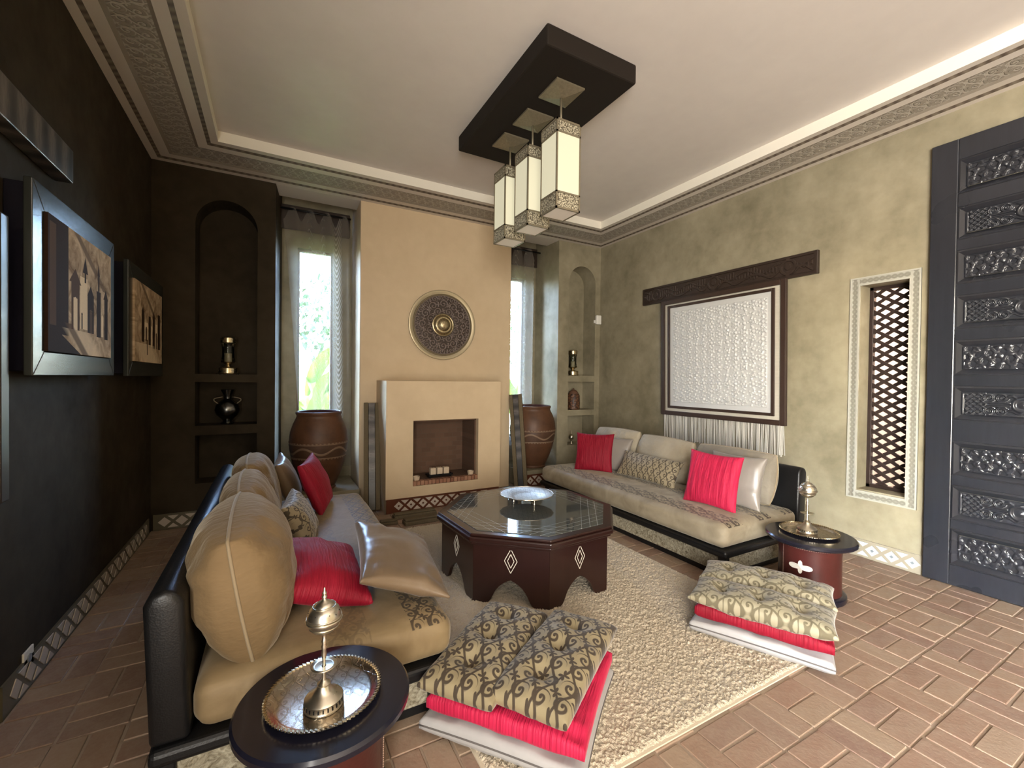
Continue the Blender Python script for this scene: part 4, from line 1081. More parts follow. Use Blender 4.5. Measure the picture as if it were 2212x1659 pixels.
tray((TR[0] + 0.03, TR[1] + 0.02, 0.4355), 'round brass tray on the far red leather drum table')
censer((TL[0] - 0.012, TL[1] - 0.055, 0.4365), 'silver gilt incense burner on the tray by the left sofa', M['silver'], 0.94)
censer((TR[0] + 0.02, TR[1] + 0.03, 0.4365), 'silver incense burner on the tray by the right sofa', M['silver'], 0.98)
# ------------------------------------------------------------------ fireplace
FY, FX0, FX1, FZ = 4.928, 1.1117, 2.551, 1.51
fp = thing('fireplace', 'plain tan plaster fireplace with a square firebox and tiled foot', 'fireplace', ((FX0 + FX1) / 2, FY, 0))
fx = (FX0 + FX1) / 2
def F(o): o.location = (-fx, -FY, 0); return o
ox0, ox1, oz0, oz1 = 1.423, 2.245, 0.345, 1.05
m = MB().box(FX0, ox0, FY, YB - 0.002, 0.168, FZ).box(ox1, FX1, FY, YB - 0.002, 0.168, FZ).box(ox0, ox1, FY, YB - 0.002, oz1, FZ).box(ox0, ox1, FY, YB - 0.002, 0.168, 0.29)
F(m.build('surround', M['plaster_tan'], fp, weld=False))
F(MB().box(FX0 + 0.01, FX1 - 0.01, FY + 0.012, YB - 0.002, 0.0, 0.17).build('foot', M['plaster_tan'], fp))
m = MB()      # firebox lining
m.box(ox0, ox1, YB - 0.06, YB - 0.004, 0.29, oz1).box(ox0 + 0.001, ox0 + 0.02, FY + 0.07, YB - 0.05, 0.29, oz1).box(ox1 - 0.02, ox1 - 0.001, FY + 0.07, YB - 0.05, 0.29, oz1).box(ox0, ox1, FY + 0.07, YB - 0.05, oz1 - 0.02, oz1 - 0.001)
m.box(ox0, ox1, FY + 0.07, YB - 0.05, 0.29, 0.335)
F(m.build('firebox', M['firebrick'], fp))
nb = 18; wbk = (ox1 - ox0) / nb; bm_ = None
for k in range(nb):
    if bm_ is None:
        b = MB().box(-wbk / 2 + 0.003, wbk / 2 - 0.003, 0, 0.075, 0, 0.05).build('brick', M['hearth_brick'], fp, bevel=0.002, seg=1); bm_ = b.data
    else:
        b = bpy.data.objects.new('brick', bm_); C.objects.link(b); b.parent = fp
    b.location = (ox0 + (k + 0.5) * wbk - fx, -0.004, 0.292 + 0.002 * (k % 3))
sk = skirting('x', '', M['ceramic_brown'], M['ceramic_pale'], M['ceramic_brown'], FX1 - FX0 - 0.02, 0.158, lambda s, z, d: (FX0 + 0.01 + s - fx, 0.012 - d, z + 0.006), 0.1425, parent=fp)
# candles on a black tray in the firebox
ct = thing('candle_tray', 'black tray of candles standing in the firebox', 'tray', (1.80, 5.10, 0.336))
m = MB().box(-0.155, 0.155, -0.06, 0.06, 0.02, 0.028).box(-0.155, 0.155, -0.06, -0.052, 0.028, 0.04).box(-0.155, 0.155, 0.052, 0.06, 0.028, 0.04).box(-0.155, -0.147, -0.06, 0.06, 0.028, 0.04).box(0.147, 0.155, -0.06, 0.06, 0.028, 0.04)
m.box(-0.14, -0.12, -0.05, 0.05, 0, 0.02).box(0.12, 0.14, -0.05, 0.05, 0, 0.02); m.build('tray', M['iron'], ct)
for k, (x, lb) in enumerate(((-0.085, 'square cream candle on the black tray, nearest the left sofa'), (0.0, 'square cream candle in the middle of the black tray'), (0.085, 'square cream candle on the black tray, nearest the right sofa'))):
    c = thing('candle', lb, 'candle', (1.80 + x, 5.10, 0.3645), 0, 'candles in the firebox')
    MB().box(-0.034, 0.034, -0.034, 0.034, 0, 0.085).build('wax', M['candle'], c, bevel=0.006); MB().tube([(0, 0, 0.083), (0.001, 0, 0.098)], 0.0016, 6).build('wick', M['iron'], c)
for x, y, lb in ((1.487, 5.005, 'small tealight cup in the firebox corner near the left sofa'), (2.185, 5.02, 'small tealight cup in the firebox corner near the leaning plank')):
    c = thing('tealight_holder', lb, 'candle holder', (x, y, 0.336), 0, 'tealights in the firebox')
    MB().lathe([(0.0, 0), (0.032, 0), (0.040, 0.03), (0.041, 0.05), (0.035, 0.05), (0.03, 0.02), (0.0, 0.018)], 24, cap=False).build('cup', M['candle'], c, smooth=40)
    MB().lathe([(0, 0.018), (0.025, 0.019), (0.025, 0.032), (0, 0.033)], 20, cap=False).build('wax', M['bone'], c, smooth=40)

# ------------------------------------------------------------------ round metal medallion
MR = 0.455
md = thing('wall_medallion', 'round embossed metal shield hanging on the chimney breast', 'wall ornament', (1.953, YB - 0.003, 2.244))
rr, tt = np.meshgrid(np.linspace(0.125, 0.385, 74), np.linspace(0, 2 * PI, 361), indexing='ij')
def polar_scroll(r, t):
    z = np.zeros_like(r)
    for n, r0, R0, ph in ((8, 0.185, 0.052, 0.0), (12, 0.275, 0.058, 0.5), (18, 0.348, 0.040, 0.0)):
        c = t * n / (2 * PI) + ph; a = np.mod(c, 1) - 0.5; sg = np.where(np.mod(np.floor(c), 2) == 0, 1, -1)
        x = a * 2 * PI * r0 / n * sg; y = r - r0; R = np.hypot(x, y); th = np.arctan2(y, x)
        s = np.mod(th / (2 * PI) + R / (R0 * 0.62), 1); z = np.maximum(z, np.clip(1.6 - np.abs(s - 0.5) / 0.15, 0, 1) * (R < R0))
        x2 = (np.mod(c + 0.5, 1) - 0.5) * 2 * PI * r / n
        q = np.hypot(x2, r - r0); p = np.arctan2(r - r0, x2); z = np.maximum(z, (q < R0 * 0.62 * (0.55 + 0.45 * np.cos(p * 4 + n))) * 0.9)
    z = z * (0.55 + 0.6 * vnoise(r * 90 * np.cos(t) + 50, r * 90 * np.sin(t) + 50, 3))
    z = np.maximum(z, np.clip(1.5 - np.abs(r - 0.378) / 0.005, 0, 1) * 0.8)
    return np.clip(z, 0, 1)
zz = polar_scroll(rr, tt)
base = 0.020 + 0.012 * np.sin((rr - 0.125) / 0.26 * PI)
G = np.stack([rr * np.cos(tt), -(base + zz * 0.010), rr * np.sin(tt)], -1)
me_o = MB().grid(G, flip=False).build('scroll_field', M['bronze'], md, smooth=True)
me_o.data.materials.clear()
at = me_o.data.attributes.new('raised', 'FLOAT', 'POINT'); at.data.foreach_set('value', zz.reshape(-1).astype(np.float32))
def _med():
    a = X.T.nodes.new('ShaderNodeAttribute'); a.attribute_name = 'raised'; k = X(a.outputs['Fac']); n = noise(20, 3)
    return dict(color=mixc(k, (0.050, 0.034, 0.026), mixc(n, (0.20, 0.155, 0.135), (0.27, 0.215, 0.19))), metal=0.25)
me_o.data.materials.append(mat('patinated_relief', _med, 0.5, metal=0.3))
ry = lambda o: setattr(o, 'rotation_euler', (PI / 2, 0, 0)) or o
ry(MB().lathe([(0.375, 0.004), (0.385, 0.024), (0.400, 0.026), (0.405, 0.022), (0.418, 0.024), (0.440, 0.034), (0.455, 0.030), (0.458, 0.015), (0.455, 0.0)], 96, cap=False).build('rim', mat('dull_brass', (0.46, 0.40, 0.28), 0.35, metal=0.8), md, smooth=40))
ry(MB().lathe([(0.386, 0.026), (0.389, 0.030), (0.402, 0.030), (0.405, 0.026)], 96, cap=False).build('dark_ring', M['bronze'], md, smooth=40))
ry(MB().lathe([(0.150, 0.02), (0.148, 0.03), (0.138, 0.034), (0.130, 0.030), (0.126, 0.034), (0.11, 0.052), (0.096, 0.058), (0.085, 0.056), (0.08, 0.060), (0.06, 0.078), (0.035, 0.088), (0.0, 0.092)], 64, cap=False).build('boss', metal('hammered_brass', (0.50, 0.41, 0.25), 0.3, 1.0, 0.035, 0.5), md, smooth=40))

# ------------------------------------------------------------------ big terracotta pots on the window platforms
def pot(loc, label, sc):
    o = thing('terracotta_pot', label, 'pot', loc, 0, 'tall terracotta pots in front of the windows'); o.scale = (sc,) * 3
    pr = [(0.0, 0.0), (0.185, 0.0), (0.195, 0.015), (0.185, 0.035), (0.20, 0.06), (0.245, 0.16), (0.295, 0.30), (0.328, 0.46), (0.335, 0.56), (0.322, 0.66), (0.292, 0.75), (0.262, 0.81), (0.252, 0.835), (0.254, 0.85), (0.264, 0.865), (0.262, 0.885), (0.245, 0.892), (0.232, 0.885)]
    MB().lathe(pr, 64, cap=False).build('body', M['pot'], o, smooth=50)
    MB().lathe([(0.232, 0.885), (0.232, 0.84), (0.25, 0.80), (0.30, 0.66), (0.31, 0.5), (0.25, 0.2), (0.0, 0.1)], 48, cap=False).build('inside', M['pot_inside'], o, smooth=True)
    m = MB()
    for zc, r in ((0.552, 0.3345), (0.372, 0.3105)):
        for k in range(60):
            a = 2 * PI * k / 60; m.lathe([(0, -0.006), (0.006, 0), (0, 0.006)], 6, (r * math.cos(a), r * math.sin(a), zc), cap=False)
    m.build('bead_rows', M['pot'], o, smooth=True)['kind'] = 'stuff'
    m = MB()
    for k in range(14):      # applied scallops under the shoulder
        a = 2 * PI * k / 14
        m.tube([((0.333 - 0.035 * abs(q)) * math.cos(a + q * 0.2), (0.333 - 0.035 * abs(q)) * math.sin(a + q * 0.2), 0.46 + 0.06 * math.cos(q * PI / 2)) for q in np.linspace(-1, 1, 9)], 0.005, 5)
    m.build('applied_scallops', M['pot'], o, smooth=True)['kind'] = 'stuff'
    return o
pot((0.478, 5.55, 0.2355), 'big brown terracotta pot at the window behind the left sofa', 0.95).scale = (0.95, 0.95, 1.02)
pot((3.44, 5.58, 0.2355), 'big brown terracotta pot with a relief band right of the fireplace', 1.03)

# ------------------------------------------------------------------ planks leaning at the chimney breast, boards on the hearth floor
def plank(label, p0, p1, w, side):
    """p0 foot, p1 head (centres), w width vector length along +x mostly"""
    p0, p1 = Vector(p0), Vector(p1); L = (p1 - p0).length; Y = (p1 - p0).normalized(); Xa = Vector(side).normalized()
    o = thing('carved_plank', label, 'wooden panel', (0, 0, 0), 0, 'narrow carved wooden panels leaning at the chimney breast')
    def part(nm, mt, a, b, d0, d1, y0=0, y1=None):
        m = MB().box(a, b, y0, L if y1 is None else y1, d0, d1); return m.build(nm, mt, o, bevel=0.004)
    part('board', M['grey_wood'], -w / 2, w / 2, -0.02, 0.0)
    part('rail', M['grey_wood'], -w / 2, -w * 0.22, 0.0, 0.022); part('rail', M['grey_wood'], w * 0.22, w / 2, 0.0, 0.022)
    part('dark_inlay', M['plank_inlay'], -w * 0.21, w * 0.21, 0.0, 0.010)
    basis(o, p0, Xa, Y); return o
def _pl():
    x, y, z = coords('Object'); n = noise(18, 4, stretch=(1, 4, 1)); k = ((y * 42).sin() * 0.5 + 0.5) * n
    return dict(color=mixc((k * 1.8).clamp() * (y > 0.42), (0.012, 0.009, 0.007), (0.10, 0.085, 0.075)), bump=(k, 0.4, 0.004))
M['plank_inlay'] = mat('dark_carved_inlay', _pl, 0.35, spec=0.5)
plank('narrow carved panel leaning left of the fireplace behind the sofa', (0.995, 5.07, 0.03), (0.985, 5.40, 1.235), 0.18, (1, -0.15, 0))
plank('narrow carved panel leaning right of the fireplace beside the pot', (2.93, 5.02, 0.03), (2.83, 5.40, 1.30), 0.18, (0.80, -0.60, 0.1))
for lb, c, hx, hy, hz, rz in (('short weathered board lying closest to the tiled foot of the fireplace', (1.40, 4.76, 0.028), 0.24, 0.05, 0.028, 0.02), ('short weathered board lying at the rug edge by the fireplace', (1.40, 4.52, 0.03), 0.19, 0.06, 0.03, 0.04), ('stubby weathered block beside the mattress at the fireplace', (1.08, 4.62, 0.02), 0.09, 0.05, 0.02, -0.1)):
    o = thing('wooden_board', lb, 'board', c, rz, 'weathered boards on the floor at the hearth')
    MB().box(-hx, hx, -hy, hy, -hz, hz * 0.3).build('plank', M['grey_wood'], o, bevel=0.006); MB().box(-hx * 0.96, hx * 0.96, -hy * 0.5, hy * 0.9, hz * 0.3, hz).build('batten', M['grey_wood'], o, bevel=0.006)

# ------------------------------------------------------------------ niche ornaments
def hurricane(loc, label):
    o = thing('hurricane_lamp', label, 'lamp', loc, 0, 'brass hurricane lamps in the arched niches')
    MB().lathe([(0, 0), (0.105, 0), (0.108, 0.008), (0.09, 0.014), (0.088, 0.065), (0.092, 0.07), (0.07, 0.078), (0.03, 0.085), (0.022, 0.10), (0.035, 0.115), (0.062, 0.125), (0.07, 0.135)], 40, cap=False).build('base', M['brass'], o, smooth=35)
    MB().lathe([(0.068, 0.135), (0.062, 0.16), (0.056, 0.20), (0.056, 0.28), (0.062, 0.33), (0.066, 0.34)], 32, cap=False).build('chimney', M['jar_glass'], o, smooth=True)
    MB().lathe([(0.067, 0.335), (0.072, 0.342), (0.072, 0.39), (0.066, 0.398), (0.06, 0.39)], 32, cap=False).build('collar', M['brass'], o, smooth=35)
    MB().lathe([(0, 0.135), (0.035, 0.135), (0.035, 0.225), (0.0, 0.228)], 24, cap=False).build('candle', M['candle'], o, smooth=35)
hurricane((-0.425, 5.60, 1.5605), 'brass hurricane lamp in the dim arched niche by the left wall')
hurricane((4.19, 5.60, 1.6105), 'brass hurricane lamp in the arched niche by the right wall')
o = thing('metal_urn', 'dark glossy urn with side handles in the square niche by the left wall', 'urn', (-0.43, 5.60, 1.0255))
MB().lathe([(0, 0), (0.06, 0), (0.065, 0.012), (0.04, 0.03), (0.05, 0.05), (0.10, 0.10), (0.118, 0.15), (0.105, 0.205), (0.06, 0.25), (0.034, 0.275), (0.036, 0.31), (0.06, 0.36), (0.062, 0.37), (0.05, 0.366), (0.02, 0.30)], 40, cap=False).build('body', metal('dark_pewter', (0.16, 0.16, 0.15), 0.2), o, smooth=40)
for s in (-1, 1):
    MB().tube([(s * (0.04 + 0.085 * math.sin(q)), 0, 0.29 - 0.10 * q / PI + 0.02 * math.sin(q)) for q in np.linspace(0, PI, 12)], 0.007, 8).build('handle', M['bronze'], o, smooth=True)
o = thing('lidded_jar', 'brown fretwork jar in the square niche by the right wall', 'jar', (4.20, 5.585, 1.0735))
def _fret():
    v = voronoi(34); k = (v * 2 - 0.45).clamp(); return dict(color=mixc(k, (0.16, 0.07, 0.03), (0.03, 0.013, 0.008)), bump=(k, 0.5, 0.006))
MB().lathe([(0, 0), (0.09, 0), (0.10, 0.01), (0.105, 0.10), (0.10, 0.22), (0.085, 0.25), (0.06, 0.255)], 40, cap=False).build('body', mat('brown_fretwork', _fret, 0.5), o, smooth=40)
MB().lathe([(0.075, 0.25), (0.078, 0.262), (0.06, 0.29), (0.03, 0.31), (0.012, 0.315), (0.015, 0.33), (0.0, 0.34)], 32, cap=False).build('lid', M['wood_window'], o, smooth=40)
o = thing('silver_bauble', 'small silver finial ball in the lowest niche by the right wall', 'ornament', (4.15, 5.56, 0.5305))
MB().lathe([(0, 0), (0.03, 0), (0.032, 0.006), (0.012, 0.02), (0.008, 0.05), (0.02, 0.062), (0.038, 0.085), (0.042, 0.105), (0.036, 0.128), (0.015, 0.145), (0.006, 0.155), (0.004, 0.21), (0.0, 0.215)], 28, cap=False).build('ball', M['silver'], o, smooth=True)

# ------------------------------------------------------------------ framed paintings on the left wall
def framed(name, label, y0, y1, z0, z1, fw, pm, xf=-0.95, inner=None):
    o = thing(name, label, 'painting', (XL, (y0 + y1) / 2, z0), 0, 'sepia paintings in wide dark frames'); yc = (y0 + y1) / 2
    w2, H = (y1 - y0) / 2, z1 - z0; d = xf - XL
    MB().box(0.002, d * 0.72, -w2 + 0.02, w2 - 0.02, 0.02, H - 0.02).build('box_back', M['black_wood'], o, bevel=0.004)
    O_ = [(-w2, 0), (w2, 0), (w2, H), (-w2, H)]; I_ = [(-w2 + fw, fw), (w2 - fw, fw), (w2 - fw, H - fw), (-w2 + fw, H - fw)]
    for k in range(4):
        a, b = O_[k], O_[(k + 1) % 4]; c, e_ = I_[(k + 1) % 4], I_[k]
        m = MB().prism([a, b, c, e_], d * 0.70, d, lambda u, v, w: (w, u, v)); m.build('frame_side', M['gloss_frame'], o, bevel=0.004)
    # canvas stands proud of the frame
    G = np.zeros((2, 2, 3)); me = MB().box(d * 0.72, d + 0.012, -w2 + fw * 1.02, w2 - fw * 1.02, fw * 1.02, H - fw * 1.02)
    me.build('canvas', pm, o, uvf=lambda c: ((c.y + w2 - fw) / (2 * (w2 - fw)), (c.z - fw) / (H - 2 * fw)))
    return o
M['gloss_frame'] = mat('satin_black_frame', lambda: dict(color=mixc(noise(3, 3), (0.02, 0.024, 0.022), (0.035, 0.04, 0.037)), bump=(noise(18, 3, stretch=(1, 0.2, 1)), 0.05, 0.01)), 0.22, spec=0.6)
framed('framed_painting', 'sepia painting of a walled street, the larger looking one on the left wall', 2.76, 3.905, 1.538, 2.432, 0.115, M['painting_a'])
framed('framed_painting', 'sepia painting of an alley hanging closest to the niche on the left wall', 4.235, 5.40, 1.535, 2.41, 0.115, M['painting_b'])
o = thing('wall_hanging', 'dim dark panel under a carved board at the edge of the left wall', 'wall hanging', (XL, 2.10, 1.0))
MB().box(0.002, 0.035, -0.55, 0.55, 0.03, 1.19).build('panel', mat('dim_green_cloth', lambda: dict(color=mixc(noise(6, 4), (0.035, 0.042, 0.034), (0.07, 0.078, 0.064)), bump=(noise(120, 2), 0.2, 0.004)), 0.8), o)
for a in ((-0.58, -0.51, 0, 1.22), (0.51, 0.58, 0, 1.22), (-0.51, 0.51, 0, 0.07), (-0.51, 0.51, 1.15, 1.22)): MB().box(0.002, 0.06, *a).build('frame_side', M['dark_board'], o, bevel=0.006)
for a in ((-0.43, -0.40, 0.15, 1.07), (0.40, 0.43, 0.15, 1.07), (-0.40, 0.40, 0.15, 0.18), (-0.40, 0.40, 1.04, 1.07)): MB().box(0.034, 0.048, *a).build('inner_frame', M['dark_board'], o, bevel=0.003)
MB().box(0.002, 0.08, -0.9, 1.20, 1.60, 1.78).build('board', M['plank_inlay'], o, bevel=0.006)

# ------------------------------------------------------------------ hanging panel on the right wall
hp = thing('framed_wall_hanging', 'white embossed panel in double dark frames with long silk fringe above the right sofa', 'wall hanging', (XR, 3.32, 1.10))
hp.rotation_euler = (0, math.radians(-1.4), 0)
hy0, hy1, hz0, hz1 = 2.515 - 3.32, 4.124 - 3.32, 0.0, 1.50
def fr(nm, m_, y0, y1, z0, z1, w, d0, d1, bevel=0.005):
    for a in ((y0, y0 + w, z0, z1), (y1 - w, y1, z0, z1), (y0 + w, y1 - w, z0, z0 + w), (y0 + w, y1 - w, z1 - w, z1)):
        MB().box(-d1, -d0, *a).build(nm, m_, hp, bevel=bevel)
fr('outer_frame', M['frame_wood'], hy0, hy1, hz0, hz1, 0.055, 0.012, 0.052)
MB().box(-0.030, -0.012, hy0 + 0.05, hy1 - 0.05, hz0 + 0.05, hz1 - 0.05).build('mount', M['mat_board'], hp)
iy0, iy1, iz0, iz1 = 2.632 - 3.32, 4.018 - 3.32, 0.092, 1.425
fr('inner_frame', M['frame_wood'], iy0, iy1, iz0, iz1, 0.032, 0.030, 0.048, 0.003)
ew, eh = iy1 - iy0 - 0.06, iz1 - iz0 - 0.06
u, v = np.meshgrid(np.linspace(-ew / 2, ew / 2, 260), np.linspace(-eh / 2, eh / 2, 250), indexing='ij')
z = np.zeros_like(u)
def dots(px, py, r, hgt, ring=False):
    global z
    q = np.hypot(u - px, v - py)
    z = np.maximum(z, (np.clip(1 - (q / r) ** 2, 0, 1) ** 0.5) * hgt); 
    if ring: z = np.maximum(z, np.clip(1 - np.abs(q - r * 1.7) / (r * 0.35), 0, 1) * hgt * 0.8)
rg = random.Random(5)
nxg, nyg = 12, 12
for a in range(nxg):
    for b in range(nyg):
        px, py = (a / (nxg - 1) - 0.5) * (ew - 0.20), (b / (nyg - 1) - 0.5) * (eh - 0.22)
        R = math.hypot(px / (ew / 2), py / (eh / 2)); edge = a in (0, 1, nxg - 1, nxg - 2) or b in (0, 1, nyg - 1, nyg - 2)
        ringy = (a + b) % 2 == 0
        dots(px, py, 0.017 if not edge else 0.014, 1.0, ringy)
        for k in range(4 if (a * b + a) % 3 else 6):
            t = k * PI / (2 if (a * b + a) % 3 else 3) + (0.4 if edge else R * 4); dots(px + 0.040 * math.cos(t), py + 0.040 * math.sin(t), 0.0095, 0.85)
        if edge and rg.random() < 0.8: dots(px + rg.uniform(-.02, .02), py + 0.04, 0.008, 0.8)
z = np.maximum(z, np.clip(1 - np.abs(np.maximum(np.abs(u) - (ew / 2 - 0.055), np.abs(v) - (eh / 2 - 0.06))) / 0.004, 0, 1) * 0.4)
G = np.stack([-(z * 0.021), u, v], -1)
q = MB().grid(G, flip=True).build('embossed_sheet', M['emboss'], hp, smooth=True); q.location = (-0.034, (iy0 + iy1) / 2, (iz0 + iz1) / 2)
m = MB(); rf = random.Random(9); n = 190
for k in range(n):
    y = hy0 + 0.03 + (hy1 - hy0 - 0.06) * (k + rf.uniform(-.3, .3)) / (n - 1); x = -0.024 + rf.uniform(-0.006, 0.006); L = 0.33 + rf.uniform(-0.02, 0.012); w = rf.uniform(0.0022, 0.0042); yo = rf.uniform(-0.012, 0.012)
    m.obox((x, y + yo / 2, -L / 2 + 0.01), (0, 1, 0), (1, 0, 0), (0, yo, -L), w, 0.0022, L / 2)
fo = m.build('fringe', M['strand'], hp); fo['kind'] = 'stuff'
# carved lintel board above it
cbd = thing('carved_board', 'long dark board carved with lettering above the white framed panel', 'carved board', (XR, 3.37, 2.60))
bl, bh = 2.245, 0.225
MB().box(-0.045, -0.002, -bl / 2, bl / 2, 0, bh).build('board', M['dark_board'], cbd, bevel=0.006)
u, v = np.meshgrid(np.linspace(-bl / 2 + 0.03, bl / 2 - 0.03, 420), np.linspace(0.025, bh - 0.025, 46), indexing='ij')
st = vnoise(u * 34, v * 0 + 3, 2); z = (np.abs(np.mod(u / 0.034, 1) - 0.5) < 0.18 + 0.12 * (st - 0.5)) * (v > 0.05 + 0.05 * vnoise(u * 12, v * 0, 8)) * (v < 0.19 - 0.08 * vnoise(u * 16, v * 0 + 9, 8)) * 1.0
w_ = np.abs(v - 0.075 - 0.03 * np.sin(u * 23 + 1.5 * np.sin(u * 7))) < 0.011; z = np.maximum(z, w_ * 1.0); w_ = np.abs(v - 0.135 - 0.03 * np.sin(u * 17 + 2)) < 0.008; z = np.maximum(z, w_ * 0.9)
for c in (-0.85, 0.0, 0.88): r = np.hypot(u - c, v - bh / 2); z = np.where(r < 0.085, (np.abs(r - 0.07) < 0.012) + (r < 0.03), z)
z = np.maximum(z, (np.minimum(v - 0.025, bh - 0.025 - v) < 0.006) * 1.0)
G = np.stack([-(np.clip(z, 0, 1) * 0.010) - 0.0455, u, v], -1)
MB().grid(G, flip=True).build('carved_lettering', M['dark_board'], cbd)

# ------------------------------------------------------------------ pendant: ceiling plate with three lanterns
pd = thing('lantern_pendant', 'dark ceiling plate with three square pierced metal lanterns', 'pendant lamp', (1.85, 3.057, ZC))
PZ0 = 3.662 - ZC
MB().box(1.502 - 1.85, 2.262 - 1.85, 2.318 - 3.057, 3.815 - 3.057, PZ0, -0.001).build('ceiling_plate', M['plate_wood'] if 'plate_wood' in M else M['dark_board'], pd, bevel=0.012)
for y in (2.657, 3.057, 3.440):
    ly = y - 3.057
    q = MB(); hw = 0.122
    q.add([(-hw, ly - hw, PZ0 - 0.012), (hw, ly - hw, PZ0 - 0.012), (hw, ly + hw, PZ0 - 0.012), (-hw, ly + hw, PZ0 - 0.012), (-hw, ly - hw, PZ0), (hw, ly - hw, PZ0), (hw, ly + hw, PZ0), (-hw, ly + hw, PZ0),
           (-0.012, ly - 0.012, PZ0 - 0.045), (0.012, ly - 0.012, PZ0 - 0.045), (0.012, ly + 0.012, PZ0 - 0.045), (-0.012, ly + 0.012, PZ0 - 0.045)],
          [(0, 1, 5, 4), (1, 2, 6, 5), (2, 3, 7, 6), (3, 0, 4, 7), (0, 8, 9, 1), (1, 9, 10, 2), (2, 10, 11, 3), (3, 11, 8, 0), (8, 11, 10, 9)])
    cn = q.build('canopy', M['lantern_metal'] if 'lantern_metal' in M else M['brass'], pd)
    zt, zb = 3.40 - ZC, 2.765 - ZC; H = 0.105; g = 0.011
    MB().tube([(0, ly, PZ0 - 0.03), (0, ly, zt)], 0.0085, 8).build('rod', M['bronze_taupe'] if 'bronze_taupe' in M else M['bronze'], pd, smooth=True)
    m = MB()
    for sx in (-1, 1):
        for sy in (-1, 1): m.box(sx * H - g * (sx > 0), sx * H + g * (sx < 0), ly + sy * H - g * (sy > 0), ly + sy * H + g * (sy < 0), zb, zt)
    bands = [(zb, zb + 0.014), (zb + 0.112, zb + 0.124), (zt - 0.098, zt - 0.086), (zt - 0.014, zt)]
    for a, b in bands:
        m.box(-H, H, ly - H, ly - H + g, a, b).box(-H, H, ly + H - g, ly + H, a, b).box(-H, -H + g, ly - H, ly + H, a, b).box(H - g, H, ly - H, ly + H, a, b)
    lt = m.build('lantern_frame', M['bronze_taupe'] if 'bronze_taupe' in M else M['bronze'], pd, bevel=0)
    e_ = 0.006
    for a, b, mk, nm in ((zb + 0.012, zb + 0.114, 'pierced', 'pierced_panel'), (zb + 0.122, zt - 0.096, 'lamp_glass', 'glass_panel'), (zt - 0.088, zt - 0.012, 'pierced', 'pierced_panel')):
        for ax, sg in ((0, -1), (0, 1), (1, -1), (1, 1)):
            h0, h1 = H - 0.008, H - 0.004
            bx = (min(sg * h0, sg * h1), max(sg * h0, sg * h1), ly - H + g, ly + H - g) if ax == 0 else (-H + g, H - g, ly + min(sg * h0, sg * h1), ly + max(sg * h0, sg * h1))
            MB().box(*bx, a, b).build(nm, M[mk], lt)
    MB().box(-H + g, H - g, ly - H + g, ly + H - g, zb + 0.004, zb + 0.009).build('base_panel', M['lamp_base'], lt)
    m = MB().add([(-H, ly - H, zt), (H, ly - H, zt), (H, ly + H, zt), (-H, ly + H, zt), (0, ly, zt + 0.045)], [(0, 1, 4), (1, 2, 4), (2, 3, 4), (3, 0, 4), (3, 2, 1, 0)]); m.build('lantern_cap', M['bronze_taupe'] if 'bronze_taupe' in M else M['bronze'], lt)

# ------------------------------------------------------------------ sheer curtains
def curtain(name, label, xt0, xt1, xb0, xb1, y, z0, z1, folds, bulge, seed):
    n, mz = 150, 60; s, tz = np.meshgrid(np.linspace(0, 1, n), np.linspace(0, 1, mz), indexing='ij')
    x0 = xt0 + (xb0 - xt0) * np.clip(bulge(tz), 0, 1); x1 = xt1 + (xb1 - xt1) * tz
    X_ = x0 + (x1 - x0) * s; amp = 0.030 * (1 - 0.25 * tz) * (0.6 + 0.8 * vnoise(s * folds, tz * 2, seed))
    Y_ = y + amp * np.sin(s * folds * 2 * PI + 0.6 * vnoise(s * 6, tz * 3, seed))
    top = z1 - 0.15 * (0.5 + 0.5 * np.cos(s * folds * 2 * PI)) ** 1.5 * 1.0
    Z_ = top + (z0 - top) * tz
    G = np.stack([X_, Y_, Z_], -1); mb = MB().grid(G)
    o = mb.build(name, M['sheer'], smooth=True, uvf=None)
    uv = o.data.uv_layers.new(name='UVMap'); ss = s.reshape(-1); tt_ = tz.reshape(-1)
    for l in o.data.loops: uv.data[l.index].uv = (ss[l.vertex_index] * folds / 7.0 * 2, tt_[l.vertex_index])
    return tag(o, label, 'curtain', 'sheer voile curtains')
curtain('sheer_curtain', 'sheer voile curtain at the window behind the left sofa', 0.10, 0.875, 0.27, 0.90, 5.93, 0.40, 3.60, 4.0, lambda t: np.minimum(1, t * 1.35) ** 0.85, 2)
curtain('sheer_curtain', 'sheer voile curtain at the window right of the fireplace', 3.04, 3.66, 3.05, 3.64, 5.94, 0.30, 3.62, 3.0, lambda t: t, 6)
for a, b, lb in ((0.06, 0.87, 'dark curtain rod at the window behind the left sofa'), (3.04, 3.76, 'dark curtain rod at the window right of the fireplace')):
    o = MB().tube([(a, 5.93, 3.575), (b, 5.93, 3.575)], 0.012, 10).build('curtain_rod', M['iron'], smooth=True); tag(o, lb, 'curtain rod', 'curtain rods')
    MB().box(a, b, 6.02, 6.05, 3.36, 3.655).build('gap_shade_board', M['dark_board'], o, bevel=0.003)  # added dark board, stands in for the shadow behind the curtain top

